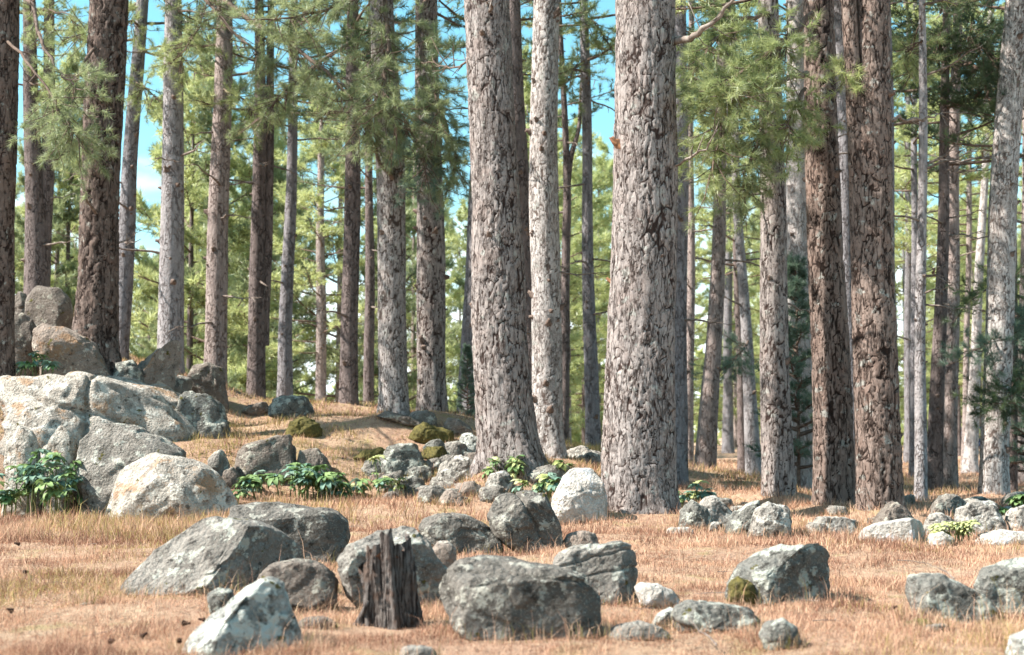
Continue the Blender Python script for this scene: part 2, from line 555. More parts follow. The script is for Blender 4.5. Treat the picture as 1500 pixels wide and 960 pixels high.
def crown_mesh(name, seed, Lc, R, nb, nside, ntuft, npn, nl, nw, mat, droop=-.15, shape=.75, gap=0.0):
    rng = np.random.default_rng(seed)
    B = Bag()
    Pp, Dd, Tt = [], [], []
    for i in range(nb):
        t = (i + rng.random() * .8) / nb
        if rng.random() < gap: continue
        z = t * Lc
        az = i * 2.4 + rng.normal() * .5
        L = R * (1 - t * .92) ** shape * rng.uniform(.6, 1.15)
        pit = droop + .75 * t + rng.normal() * .10
        s = np.linspace(0, 1, 6)
        rad = L * s * math.cos(pit)
        zz = z + L * (s * math.sin(pit) + .16 * s ** 2.2)
        sway = .10 * L * np.sin(s * 3 + rng.random() * 6) * s
        pts = np.stack([rad * math.cos(az) - sway * math.sin(az), rad * math.sin(az) + sway * math.cos(az), zz], 1)
        V, T = tube(pts, np.linspace(.035, .009, 6) * (L / R + .3), 4)
        B.add(V, T, 0)
        tb = rng.random() * .5 + .25
        for q in range(nside):
            u = .28 + .72 * (q + rng.random()) / nside
            p0 = np.array([np.interp(u, s, pts[:, k]) for k in range(3)])
            ang = az + (1 if q % 2 else -1) * rng.uniform(.5, 1.15)
            sl = L * .34 * (1.15 - u * .6) * rng.uniform(.6, 1.2)
            d = nrm(np.array([math.cos(ang), math.sin(ang), rng.uniform(-.05, .35)]))
            p1 = p0 + d * sl
            V, T = tube(np.array([p0, (p0 + p1) / 2 + [0, 0, -.02], p1]), np.array([.012, .009, .005]), 3)
            B.add(V, T, 0)
            for k in range(ntuft):
                w = (k + .6) / ntuft
                Pp.append(p0 + d * sl * w)
                Dd.append(nrm(d + rng.normal(size=3) * .45 + [0, 0, .3]))
                Tt.append(tb + rng.normal() * .15 + .15 * w)
        Pp.append(pts[-1]); Dd.append(nrm(pts[-1] - pts[-2] + [0, 0, .2])); Tt.append(tb + .2)
    V, T, tn = needle_tris(np.array(Pp), np.array(Dd), npn, nl, nw, rng, shoot=nl * 1.1, tints=np.clip(np.array(Tt), 0, 1))
    B.add(V, T, 1, tn)
    return B.mesh(name, [WOOD, mat], False)


CR_NEAR = [crown_mesh('crown', 11 + k, 8.0, 3.0, 24, 8, 3, 36, .17, .014, ND['green'], -.12, gap=.1) for k in range(3)]
CR_MID = [crown_mesh('crown', 31 + k, 9.0, 3.0, 22, 9, 3, 25, .20, .022, ND[c], -.12) for k, c in enumerate(['green', 'yellow', 'green', 'dark'])]
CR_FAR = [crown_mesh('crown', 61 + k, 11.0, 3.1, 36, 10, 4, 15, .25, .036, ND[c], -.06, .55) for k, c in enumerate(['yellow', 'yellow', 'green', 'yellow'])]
CR_SAP = [crown_mesh('crown', 91 + k, 3.6, .8, 52, 5, 3, 26, .11, .013, ND['blue'], .05, .8) for k in range(2)]


def dead_mesh(name, seed):
    rng = np.random.default_rng(seed)
    B = Bag()
    n = 8
    s = np.linspace(0, 1, n)
    pts = np.stack([s, .08 * np.cumsum(rng.normal(size=n)) * s, -.06 * s + .05 * np.cumsum(rng.normal(size=n)) * s], 1)
    V, T = tube(pts, np.linspace(.028, .006, n), 6); B.add(V, T)
    for q in range(5):
        u = rng.uniform(.3, .95)
        p0 = np.array([np.interp(u, s, pts[:, k]) for k in range(3)])
        d = nrm(np.array([.6, rng.normal() * .6, rng.normal() * .5]))
        l = rng.uniform(.15, .4)
        V, T = tube(np.array([p0, p0 + d * l * .5 + rng.normal(size=3) * .02, p0 + d * l + [0, 0, .04]]), np.array([.010, .007, .003]), 4)
        B.add(V, T)
    return B.mesh(name, [DEAD])


DEADS = [dead_mesh('dead_branch', 5 + k) for k in range(4)]


def stub_mesh(seed, mat):
    rng = np.random.default_rng(seed)
    pts = np.array([[-.06, 0, 0], [0, 0, 0], [.04, 0, .008], [.085, .005, .02]])
    V, T = tube(pts, np.array([.085, .06, .036, .026]), 8)
    V = V + rng.normal(size=V.shape) * .008
    B = Bag(); B.add(V, T)
    return B.mesh('branch_stub', [mat])


STUBS = [stub_mesh(1, STUBG), stub_mesh(2, STUBG), stub_mesh(3, STUBM)]

# ------------------------------------------------------------------ trees


def trunk_part(parent, base, spec, d, H, mat, near, seed, name='trunk', flare=1.0, sway=.0, relief=.030, cell=.085):
    """spec: (py, centre px, width px) from the base up, at distance d; becomes a spine in metres relative to base"""
    S = []
    for py, cx, w in spec:
        p = pix(cx, py, d)
        S.append((p[0], p[2], w * .5 * d / F))
    S = np.array(S)
    x1, z1, r1 = S[-1]
    if len(S) > 1:
        k = max(len(S) - 3, 0)
        slope = (S[-1, 0] - S[k, 0]) / max(S[-1, 1] - S[k, 1], .3)
    else:
        slope = 0
    slope = float(np.clip(slope, -.08, .08))
    if H > z1 + .5:
        S = np.vstack([S, [x1 + slope * (H - z1) * .6, H, max(.03, r1 * .18)]])
    zb = S[0, 1]
    zt = S[-1, 1]
    vis = min(zt, CAMH + 640 / F * d)
    perim = 2 * np.pi * S[:, 2].mean()
    if near:
        step = near
        seg = int(np.clip(perim / step, 24, 136))
        zs = np.concatenate([np.arange(zb - .4, vis, step), np.arange(vis, zt, .4), [zt]])
    else:
        seg = 14
        zs = np.concatenate([np.arange(zb - .4, vis, .12), np.arange(vis, zt, .5), [zt]])
    ext = np.vstack([[S[0, 0], zb - .5, S[0, 2] * 1.12], S])
    cx = np.interp(zs, ext[:, 1], ext[:, 0]); rr = np.interp(zs, ext[:, 1], ext[:, 2])
    ker = max(1, int(.5 / (zs[1] - zs[0])))
    nv = int((zs < vis).sum())
    if nv > 2 * ker + 2:
        kk = np.hanning(2 * ker + 3)[1:-1]; kk /= kk.sum()
        for arr in (cx, rr):
            padded = np.pad(arr[:nv], ker, mode='edge')
            arr[:nv] = np.convolve(padded, kk, 'valid')[:nv]
    sw = sway * np.sin((zs - zb) * .9 + seed) * np.clip((zs - zb) / 3, 0, 1)
    cx = cx + sw
    th = np.linspace(0, 2 * np.pi, seg, endpoint=False)
    Z, TH = np.meshgrid(zs, th, indexing='ij')
    CX = np.repeat(cx[:, None], seg, 1); RR = np.repeat(rr[:, None], seg, 1)
    dirs = np.stack([np.cos(TH), np.sin(TH), 0 * TH], -1).reshape(-1, 3)
    P0 = np.stack([np.cos(TH) * RR, np.sin(TH) * RR, Z], -1).reshape(-1, 3)
    r = RR.ravel().copy()
    r *= 1 + .045 * vn(P0 * np.array([2.2, 2.2, .8]), seed) + .02 * vn(P0 * 5, seed + 3)
    h = np.clip(P0[:, 2] - zb, 0, None)
    lob = np.cos(5 * TH.ravel() + seed + 1.2 * np.sin(2 * TH.ravel() + seed)) * .6 + np.cos(3 * TH.ravel() + seed * 2.1) * .4
    r *= 1 + flare * (.20 * np.exp(-h / .22) * (.35 + lob * .65) + .07 * np.exp(-h / .7) * lob)
    attrs = None
    if near:
        k3 = np.stack([vn(P0 * 8, seed + 21), vn(P0 * 8, seed + 22), vn(P0 * 4, seed + 23)], 1)
        wp = k3 * .38
        f1, f2, idc = worley(P0 * np.array([1 / cell, 1 / cell, 1 / (cell * 3.6)]) / 1.35 + wp, seed)
        gate = np.clip(.6 + 1.4 * vn(P0 * np.array([5, 5, 2]), seed + 31), 0, 1)
        cre = np.clip((f2 - f1) / (.02 + .14 * gate), 0, 1)
        cre = cre * cre * (3 - 2 * cre)
        g1, g2, gid = worley(P0 * np.array([1 / (cell * .62), 1 / (cell * .62), 1 / (cell * 1.1)]) + wp * 1.3, seed + 50)
        stp = np.clip((g2 - g1) / .10, 0, 1)
        fur = np.abs(vn(P0 * np.array([11, 11, 1.6]) + k3 * .5, seed + 71))
        fur = np.clip(fur / .20, 0, 1)
        rel = cre * (.38 + .62 * fur)
        dep = relief * np.clip(RR.ravel() / .35, .45, 1.2)
        r += dep * .85 * (rel - .75) + dep * .18 * (idc - .5) * cre + dep * .12 * (gid - .5) * stp * cre + dep * .2 * fbm(P0 * np.array([22, 22, 9]), seed + 5, 3)
        attrs = {'relief': rel, 'plate': idc * .6 + gid * .4}
    V = dirs * r[:, None]
    V[:, 0] += CX.ravel()
    V[:, 2] = P0[:, 2]
    V[:, 1] += d
    V -= base
    n = len(zs)
    a = np.arange(n - 1)[:, None] * seg + np.arange(seg)[None, :]
    b = np.arange(n - 1)[:, None] * seg + (np.arange(seg)[None, :] + 1) % seg
    Fc = np.stack([a, b, b + seg, a + seg], -1).reshape(-1, 4)
    o = link(name, mesh_np(name, V, Fc, [mat], None, attrs), parent)

    def at(z):
        return float(np.interp(z, zs, cx)), float(np.interp(z, zs, rr))
    return o, at, zb, zt


TREES = {}


def tree(key, label, d, spec, H, bark, near=0, crown=None, dead=0, stubs=0, seed=1, group=None, flare=1.0, side=None, cat='tree', sway=0.02, relief=.03, cell=.085):
    """crown: (mesh list, z where it begins, scale, tilt)"""
    rng = random.Random(seed)
    base = pix(spec[0][1], spec[0][0], d)
    root = link('pine_tree', None, None, base)
    tag(root, label, cat, group or 'pine trees of the grove')
    mat = (BN if near else BF)[bark]
    tr, at, zb, zt = trunk_part(root, base, spec, d, H, mat, near, seed * 7 + 3, flare=flare, sway=sway, relief=relief, cell=cell)
    if side:
        trunk_part(root, base, side[0], d + side[1], H * .9, mat, near, seed * 7 + 5, name='side_trunk', flare=.3, relief=relief, cell=cell)
    if crown:
        ms, z0, sc, zsc = crown
        c = link('crown', ms[seed % len(ms)], root)
        x, _ = at(z0)
        c.location = (x - base[0], 0, z0 - base[2])
        c.rotation_euler = (0, 0, seed * 1.7)
        c.scale = (sc, sc, zsc)
    vis = min(zt, CAMH + 640 / F * d)
    if not near and d < 60:
        stubs += 4; dead += 2
    for k in range(dead):
        z = rng.uniform(max(zb + .8, vis * .28), vis)
        x, r = at(z)
        az = rng.choice([rng.uniform(-.6, .5), rng.uniform(2.6, 3.7), rng.uniform(-1.5, -.5), rng.uniform(3.6, 4.6)])
        o = link('dead_branch', DEADS[rng.randrange(4)], root)
        o.location = (x - base[0] + math.cos(az) * r * .8, math.sin(az) * r * .8, z - base[2])
        s = rng.uniform(.5, 1.5)
        o.rotation_euler = (rng.uniform(-.4, .4), rng.uniform(-.25, .3), az)
        o.scale = (s, s, rng.uniform(.7, 1.1))
    for k in range(stubs):
        z = rng.uniform(zb + .7, vis)
        x, r = at(z)
        az = rng.uniform(math.pi * 1.02, math.pi * 1.98)
        o = link('branch_stub', STUBS[rng.randrange(2)], root)
        o.location = (x - base[0] + math.cos(az) * r * .97, math.sin(az) * r * .97, z - base[2])
        s = rng.uniform(.55, 1.15) * min(1, r / .2)
        o.rotation_euler = (0, -rng.uniform(-.2, .5), az)
        o.scale = (s, s, s)
    TREES[key] = (root, base, at, d)
    return root


N = CR_NEAR; M = CR_MID
tree('T16', 'thickest pine trunk, pinkish grey scaly bark, flared over the dry grass', 19.3,
     [(770, 938, 134), (748, 937, 120), (715, 936, 110), (650, 937, 107), (560, 938, 101), (480, 940, 97), (300, 943, 95), (0, 946, 89)], 20, 'pink', .021,
     (N, 10.5, 1.0, 1.0), 0, 2, 1, relief=.022)
tree('T12', 'big pinkish pine trunk leaning slightly, ferny plants and rubble at its foot', 21,
     [(684, 752, 100), (660, 748, 92), (600, 741, 85), (480, 731, 79), (300, 725, 72), (0, 714, 66)], 19, 'pink', .022, (N, 10.5, 1.0, 1.0), 1, 3, 2, relief=.023)
tree('T12b', 'half-hidden dark pine right behind the big leaning pink trunk', 25, [(660, 784, 30), (400, 768, 30), (0, 750, 24)], 18, 'dark', 0, (M, 11, .7, .8), 1, 0, 3)
tree('T13', 'pale knobbly pine trunk touching the big pink trunk at its base', 23,
     [(674, 804, 54), (640, 803, 47), (480, 799, 44), (300, 797, 43), (0, 800, 39)], 18, 'white', .026, (N, 12, .8, .8), 0, 22, 4, relief=.02, cell=.07)
tree('T22', 'brown plated pine trunk just left of the forked brown pine', 20.6,
     [(762, 1224, 66), (740, 1223, 60), (600, 1219, 57), (300, 1208, 50), (0, 1197, 44)], 19, 'plates', .021, (N, 10, 1.0, 1.0), 0, 1, 5)
tree('T24', 'forked brown pine trunk with deep dark seam and thick bark plates', 19.5,
     [(764, 1287, 74), (740, 1287, 67), (600, 1284, 64), (300, 1281, 56), (0, 1276, 46)], 19, 'plates', .021, (N, 9.8, 1.05, 1.0), 0, 1, 6,
     side=([(700, 1268, 26), (500, 1262, 26), (300, 1256, 24), (120, 1250, 22), (0, 1243, 22)], -.05))
tree('T2', 'dark brown shaded pine trunk with furrowed bark above the pointed rock slab', 25,
     [(535, 141, 78), (500, 139, 68), (420, 144, 58), (300, 147, 55), (0, 158, 56)], 19, 'brown', .027, (N, 11, 1.0, .9), 2, 0, 7, relief=.038, cell=.12)
tree('T1', 'shaded pine trunk cut by the photo edge behind the giant boulder', 23.5,
     [(580, -2, 46), (480, -2, 44), (300, 0, 44), (0, 3, 46)], 18, 'brown', .028, (N, 9.0, .9, .9), 0, 1, 8)
tree('T20', 'straight reddish pine trunk lit along one side, between rubble and plated trunk', 22.6,
     [(748, 1144, 54), (725, 1141, 48), (600, 1137, 43), (400, 1132, 39), (200, 1129, 35), (0, 1127, 30)], 18, 'pink', .024, (M, 8.6, .9, .9), 2, 4, 9, cell=.07)
tree('T10', 'sunlit pinkish pine trunk on the knoll with hanging green boughs above', 25.5,
     [(613, 580, 46), (560, 577, 42), (400, 574, 42), (200, 569, 43), (0, 560, 34)], 17, 'grey', .027, (M, 9.4, .8, .8), 1, 5, 10, relief=.02, cell=.07)
tree('T11', 'knobbly pine trunk with swollen whorls behind the small pale stone', 27,
     [(612, 634, 46), (560, 633, 42), (400, 630, 42), (300, 629, 40), (0, 625, 32)], 18, 'pink', .028, (M, 9.8, .8, .8), 2, 18, 11, relief=.02, cell=.07)
tree('T27', 'whitish leaning pine trunk behind the heap of pale stones', 25.5,
     [(735, 1456, 46), (700, 1456, 42), (500, 1462, 40), (300, 1470, 40), (100, 1483, 38), (0, 1490, 36)], 18, 'white', .027, (M, 9.5, 1, .9), 2, 6, 12, relief=.016, cell=.06)

T = tree
T('T3', 'slim grey pine behind the dark furrowed trunk, leaning a little', 30, [(540, 176, 24), (400, 182, 26), (250, 190, 22), (100, 202, 20), (0, 208, 18)], 17, 'blue', 0, (M, 10.0, .65, .9), 4, 3, 13)
T('T4', 'dark forked pine standing behind the round balanced rock', 31, [(455, 54, 38), (380, 54, 37), (260, 50, 26), (60, 44, 20), (0, 42, 18)], 17, 'dark', 0, (M, 10, .7, .9), 4, 0, 14,
  side=([(380, 64, 20), (260, 70, 19), (120, 72, 17), (0, 72, 15)], .1))
T('T5', 'smooth silver-grey pine trunk rising behind the pointed upright rock', 28, [(548, 250, 42), (500, 250, 39), (300, 253, 34), (100, 254, 29), (0, 254, 24)], 18, 'grey', 0, (M, 10, .7, .9), 3, 7, 15, sway=.0)
T('T6', 'purplish pine trunk behind the dark overhanging boulder', 29, [(562, 316, 36), (480, 317, 33), (300, 321, 30), (80, 327, 26), (0, 329, 22)], 17, 'pink', 0, (M, 9.4, .65, .9), 5, 4, 16)
T('T7', 'dark twin-stemmed pine standing on the back of the knoll', 30, [(592, 375, 28), (450, 377, 25), (250, 379, 20), (100, 381, 16), (0, 381, 13)], 16, 'dark', 0, (M, 8.4, .7, .9), 4, 1, 17,
  side=([(480, 388, 13), (350, 393, 14), (200, 395, 13), (80, 396, 11)], .1))
T('T8', 'thin straight grey pine on the knoll beside the twin-stemmed pine', 32, [(582, 418, 24), (500, 418, 21), (300, 425, 17), (130, 430, 14), (0, 432, 11)], 16, 'blue', 0, (M, 9, .8, .85), 4, 2, 18)
T('T9', 'shaded brown pine trunk on the knoll left of the sunlit trunk', 28.5, [(596, 511, 29), (500, 512, 26), (300, 515, 24), (160, 517, 21), (0, 518, 17)], 16, 'dark', 0, (M, 8.2, .9, .9), 2, 1, 19)
T('T9b', 'slender dark pine close behind the shaded brown trunk', 36, [(610, 540, 16), (400, 541, 14), (300, 541, 12), (0, 542, 8)], 14, 'dark', 0, (M, 7.5, .8, .8), 5, 0, 20)
T('T9c', 'small reddish pine far beyond the knoll with low green boughs', 46, [(600, 470, 17), (410, 470, 14), (200, 470, 9)], 12, 'pink', 0, (CR_FAR, 3.8, .9, .75), 3, 0, 21)
T('T685', 'bluish leaning pine trunk showing beside the big pink trunk', 29, [(636, 684, 34), (500, 687, 26), (380, 694, 22), (0, 712, 18)], 16, 'blue', 0, (M, 9, .8, .9), 2, 2, 22)
T('T14', 'crooked thin dark pine forking high beside the pale knobbly trunk', 34, [(668, 825, 15), (450, 829, 13), (300, 831, 12), (215, 828, 10), (60, 822, 8)], 13, 'dark', 0, (M, 8.6, .6, .5), 5, 0, 23,
  side=([(330, 831, 8), (260, 832, 9), (215, 838, 8), (200, 848, 6)], .0))
T('T15', 'straight dark pine trunk standing behind the flat pale slab', 31, [(666, 869, 24), (500, 865, 19), (300, 860, 16), (60, 857, 14), (0, 856, 12)], 17, 'blue', 0, (M, 9.3, .9, .9), 5, 3, 24)
T('T17', 'bluish grey pine in shade immediately beside the thickest trunk', 27, [(712, 995, 26), (500, 996, 23), (300, 997, 21), (0, 998, 17)], 17, 'blue', 0, (M, 11, .65, .7), 1, 0, 25)
T('T17b', 'thin reddish pine behind the bluish trunk by the thickest pine', 37, [(694, 1009, 15), (500, 1011, 13), (330, 1012, 11), (0, 1012, 8)], 15, 'pink', 0, (M, 9, .8, .8), 6, 0, 26)
T('T18', 'leaning pine trunk, sunlit and shaded, beyond the green hellebore', 30, [(716, 1031, 37), (690, 1033, 33), (500, 1046, 23), (330, 1053, 20), (0, 1062, 16)], 16, 'pink', 0, (M, 8.4, .8, .9), 5, 2, 27)
T('T19', 'pine trunk leaning the other way beside the lit reddish trunk', 34, [(706, 1106, 26), (600, 1100, 20), (450, 1090, 16), (330, 1082, 13), (0, 1070, 10)], 15, 'grey', 0, (M, 8.6, .8, .8), 5, 0, 28)
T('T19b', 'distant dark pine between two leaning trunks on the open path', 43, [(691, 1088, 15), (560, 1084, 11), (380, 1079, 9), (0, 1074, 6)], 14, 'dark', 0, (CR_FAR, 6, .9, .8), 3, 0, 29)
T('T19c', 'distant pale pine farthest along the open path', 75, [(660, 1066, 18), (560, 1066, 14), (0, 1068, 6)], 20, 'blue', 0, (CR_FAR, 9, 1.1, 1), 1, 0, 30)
T('T21', 'pale grey pine trunk half covered by a blue-green sapling', 28, [(724, 1176, 36), (600, 1174, 34), (400, 1170, 32), (150, 1166, 31), (0, 1164, 26)], 18, 'pale', 0, (M, 9.4, .9, .9), 1, 3, 31)
T('T23', 'blue-grey trunk squeezed between the two brown plated pines', 25, [(728, 1249, 26), (400, 1241, 24), (0, 1230, 22)], 17, 'blue', 0, (M, 9, .8, .9), 0, 0, 32)
T('T24b', 'narrow bluish trunk peeping out behind the forked brown pine', 24, [(738, 1312, 18), (400, 1304, 16), (0, 1298, 14)], 17, 'blue', 0, (M, 9, .8, .9), 0, 0, 33)
T('T25', 'very slim straight pine with bare dead twigs, right of the forked pine', 23.6, [(742, 1349, 19), (600, 1349, 17), (300, 1350, 14), (0, 1352, 10)], 14, 'grey', 0, (M, 8.4, .6, .7), 8, 5, 34)
T('T25b', 'light slender pine just behind the very slim twiggy pine', 36, [(696, 1339, 15), (500, 1339, 12), (200, 1340, 9), (0, 1340, 7)], 14, 'blue', 0, (CR_FAR, 7.5, .8, .7), 4, 0, 35)
T('T26', 'left dark stem of the close pair of brown pines', 27.5, [(726, 1368, 25), (600, 1372, 21), (300, 1382, 16), (120, 1386, 13), (0, 1387, 11)], 16, 'dark', 0, (CR_MID[3:], 6.7, .8, .9), 5, 2, 36)  # this pair's crowns take darker needles: their shade is put into the colour
T('T26b', 'right rust-brown stem of the close pair of pines', 28.5, [(726, 1390, 27), (600, 1392, 22), (300, 1397, 17), (120, 1400, 15), (0, 1402, 12)], 16, 'pink', 0, (CR_MID[3:], 7.0, .9, .9), 5, 0, 37)
T('T28', 'dark shaded pine stem hard against the whitish leaning trunk', 27, [(748, 1482, 18), (500, 1482, 15), (300, 1484, 12), (0, 1490, 9)], 13, 'dark', 0, (CR_MID[3:], 7, .7, .8), 3, 0, 38)
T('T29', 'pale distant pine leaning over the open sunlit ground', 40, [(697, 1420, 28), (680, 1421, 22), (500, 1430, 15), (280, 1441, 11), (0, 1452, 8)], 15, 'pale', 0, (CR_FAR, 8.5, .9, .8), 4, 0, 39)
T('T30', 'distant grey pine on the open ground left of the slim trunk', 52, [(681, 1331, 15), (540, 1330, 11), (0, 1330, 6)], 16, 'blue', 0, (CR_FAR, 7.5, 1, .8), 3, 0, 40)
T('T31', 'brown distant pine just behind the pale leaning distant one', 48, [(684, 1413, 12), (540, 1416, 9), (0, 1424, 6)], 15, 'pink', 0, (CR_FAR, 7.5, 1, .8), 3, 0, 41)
T('T32', 'brown pine stub of trunk showing at the photo edge past the stones', 33, [(709, 1500, 20), (500, 1501, 16), (0, 1506, 11)], 15, 'pink', 0, (CR_MID[3:], 8, .9, .8), 3, 0, 42)

# ------------------------------------------------------------------ boughs hung with needles (branch of a tree > needles)


def bough(key, pts, r0=.05, mat='green', tufts=60, spread=.5, npn=58, nl=.15, nw=.0075, wood=None, seed=0, start=.25, twigs=0, droop=0.0, tint=.68):
    root, base, at, d0 = TREES[key]
    rng = np.random.default_rng(seed + 500)
    W = np.array([pix(*p) for p in pts])
    s = np.linspace(0, 1, len(W)); u = np.linspace(0, 1, 14)
    C = np.stack([np.interp(u, s, W[:, k]) for k in range(3)], 1)
    for k in range(2):
        C[1:-1] = (C[:-2] + 2 * C[1:-1] + C[2:]) / 4
    C[1:] += rng.normal(size=C[1:].shape) * .02
    B = Bag()
    V, Tt = tube(C - base, np.linspace(r0, r0 * .25, len(C)), 7); B.add(V, Tt)
    Pp, Dd = [], []
    L = np.linalg.norm(np.diff(C, axis=0), axis=1).sum()
    spread = spread * 1.25
    for k in range(twigs + tufts // 3):
        bare = k < twigs
        w = rng.uniform(start if not bare else .1, 1)
        p0 = np.array([np.interp(w, u, C[:, q]) for q in range(3)])
        dr = C[min(13, int(w * 13) + 1)] - C[min(12, int(w * 13))]
        d = nrm(nrm(dr) * .8 + rng.normal(size=3) * np.array([.8, .8, .55]) + [0, 0, -droop])
        l = spread * rng.uniform(.4, 1.1)
        mid = p0 + d * l * .5 + rng.normal(size=3) * .04 * l
        p1 = p0 + d * l + np.array([0, 0, .1 * l])
        V, Tt = tube(np.array([p0, mid, p1]) - base, np.array([.011, .008, .004]), 4); B.add(V, Tt)
        if not bare:
            for q in (.45, .75, 1.0):
                Pp.append(p0 + (p1 - p0) * q + rng.normal(size=3) * .03)
                Dd.append(nrm(d + rng.normal(size=3) * .5 + [0, 0, .25 - droop * .5]))
    br = link('branch', B.mesh('branch', [wood or WOOD]), root)
    if Pp:
        V, Tt, tn = needle_tris(np.array(Pp) - base, np.array(Dd), npn, nl, nw, rng, shoot=.16, fwd=.9, up=.05, tints=np.clip(tint + rng.normal(size=len(Pp)) * .2, 0, 1))
        Bn = Bag(); Bn.add(V, Tt, 0, tn)
        link('needles', Bn.mesh('needles', [ND[mat]], False), br)


# big bough from the silver trunk sweeping right with dry twigs
bough('T5', [(255, -60, 27.9), (350, 20, 26.5), (420, 62, 25.5), (500, 120, 24.5), (545, 190, 24)], .07, 'green', 150, .75, seed=1, start=.45, twigs=40, droop=.35)
bough('T5', [(250, -70, 27.8), (300, 0, 26.5), (345, 50, 26), (390, 90, 25.5)], .05, 'green', 110, .7, seed=2, start=.2, twigs=14, droop=.2)
bough('T10', [(562, -60, 25.4), (520, 0, 24.4), (450, 20, 23.6), (400, 30, 23)], .05, 'green', 190, .8, seed=3, start=.1, droop=.15)
bough('T10', [(562, -30, 25.4), (570, 60, 24.2), (560, 130, 23.6), (580, 190, 23.2)], .05, 'green', 230, .85, seed=4, start=.15, droop=.35)
bough('T11', [(628, -20, 26.4), (610, 60, 25), (640, 140, 24.2), (650, 200, 23.8)], .05, 'green', 200, .75, seed=5, start=.2, droop=.3)
bough('T11', [(628, 100, 26.4), (650, 180, 25), (670, 230, 24.4), (660, 270, 24)], .045, 'green', 150, .6, seed=6, start=.2, droop=.3)
bough('T10', [(566, 150, 25.3), (590, 170, 24.4), (620, 220, 24.0), (625, 262, 23.8)], .04, 'blue', 120, .6, seed=7, start=.2, droop=.4)
bough('T10', [(575, 262, 25.2), (556, 240, 25), (545, 205, 24.8), (520, 165, 24.6), (470, 165, 24.6)], .045, 'green', 40, .6, seed=8, start=.5, twigs=10, droop=.2)
bough('T9', [(517, 60, 28.4), (470, 90, 27.6), (420, 130, 27), (385, 170, 26.6)], .045, 'green', 90, .7, seed=9, start=.4, twigs=24, droop=.3)
bough('T2', [(150, 60, 24.9), (120, 90, 24.3), (105, 150, 24), (100, 215, 23.8)], .035, 'green', 100, .7, seed=10, start=.3, twigs=8, droop=.35)
bough('T1', [(15, -30, 23.3), (50, 10, 22.8), (62, 70, 22.5), (85, 105, 22.3), (112, 130, 22.2)], .045, 'green', 26, .5, seed=11, start=.75, twigs=16, wood=STUBG)
bough('T1', [(10, 60, 23.3), (50, 100, 22.6), (90, 160, 22.2), (120, 210, 22.1)], .03, 'green', 110, .75, seed=12, start=.5, twigs=6, droop=.3)
bough('T22', [(1182, 108, 19.9), (1140, 122, 19.4), (1105, 129, 19.2), (1060, 135, 19.0)], .05, 'fresh', 70, .6, seed=13, start=.6, wood=DEAD, droop=.1)
bough('T22', [(1190, 20, 19.9), (1150, 60, 19.6), (1110, 90, 19.2), (1050, 130, 19)], .05, 'fresh', 200, .7, seed=14, start=.25, droop=.25)
bough('T20', [(1128, 60, 22.5), (1090, 110, 21.6), (1060, 180, 21), (1040, 250, 20.6)], .05, 'fresh', 240, .75, seed=15, start=.15, droop=.3)
bough('T20', [(1129, 130, 22.5), (1120, 180, 21.6), (1100, 230, 21.2), (1090, 280, 21)], .045, 'green', 170, .6, seed=16, start=.2, droop=.3)
bough('T20', [(1128, 20, 22.5), (1080, 30, 21.9), (1040, 60, 21.5), (1010, 120, 21.3)], .045, 'fresh', 200, .75, seed=17, start=.2, droop=.3)
bough('T22', [(1180, 130, 19.8), (1160, 165, 19.4), (1150, 200, 19.2)], .03, 'fresh', 80, .5, seed=18, start=.2, droop=.3)
bough('T16', [(985, 62, 19.2), (1020, 52, 18.8), (1048, 30, 18.6), (1090, -20, 18.4)], .06, 'green', 0, .4, seed=19, wood=DEAD, twigs=5)
bough('T16', [(985, 245, 19.2), (1012, 230, 18.9), (1030, 222, 18.7), (1052, 190, 18.5)], .026, 'green', 0, .25, seed=20, wood=DEAD, twigs=6)
bough('T22', [(1185, -20, 19.9), (1165, 20, 19.5), (1148, 42, 19.4)], .045, 'green', 0, .2, seed=21, wood=DEAD, twigs=2)
bough('T24', [(1300, 172, 20.4), (1330, 176, 20.8), (1365, 170, 21), (1390, 165, 21.2)], .03, 'green', 0, .35, seed=22, wood=DEAD, twigs=6)
bough('T26', [(1386, 60, 27.4), (1410, 50, 26.6), (1440, 70, 26), (1465, 110, 25.8)], .05, 'dark', 170, .8, seed=23, start=.1, droop=.2)  # shade on this pair's boughs is put into the darker needle colour
bough('T26b', [(1400, 100, 28.4), (1420, 90, 27), (1440, 110, 26.6), (1450, 150, 26.2)], .05, 'dark', 150, .7, seed=24, start=.1, droop=.25)
bough('T26', [(1386, 80, 27.4), (1370, 60, 26.4), (1350, 80, 26), (1335, 110, 25.9)], .04, 'dark', 90, .6, seed=25, start=.2, droop=.2)
bough('T28', [(1482, 420, 26.9), (1460, 410, 26.3), (1440, 430, 25.9), (1415, 440, 25.6)], .03, 'dark', 70, .5, seed=26, start=.1, droop=.2)
bough('T28', [(1482, 500, 26.9), (1462, 495, 25.4), (1440, 505, 25), (1420, 520, 24.8)], .03, 'blue', 70, .5, seed=27, start=.1, droop=.2)
bough('T28', [(1482, 560, 26.9), (1490, 570, 25), (1470, 585, 24.7), (1450, 590, 24.6)], .03, 'dark', 110, .5, seed=28, start=.1, droop=.1)
bough('T28', [(1482, 460, 26.9), (1495, 470, 26), (1510, 490, 25.8)], .03, 'blue', 80, .5, seed=29, start=.1, droop=.2)
bough('T19', [(1096, 500, 33.9), (1090, 510, 33), (1075, 525, 32.4), (1065, 545, 32.2)], .025, 'blue', 110, .7, seed=30, start=.1, droop=.2)
bough('T12', [(700, 75, 20.9), (680, 95, 21.2), (655, 98, 21.8), (630, 92, 22.4)], .025, 'dark', 20, .4, seed=31, start=.5, twigs=8)
bough('T24', [(1262, 88, 20), (1250, 95, 19.6), (1243, 110, 19.4)], .02, 'yellow', 40, .3, seed=32, start=.1, droop=.2)

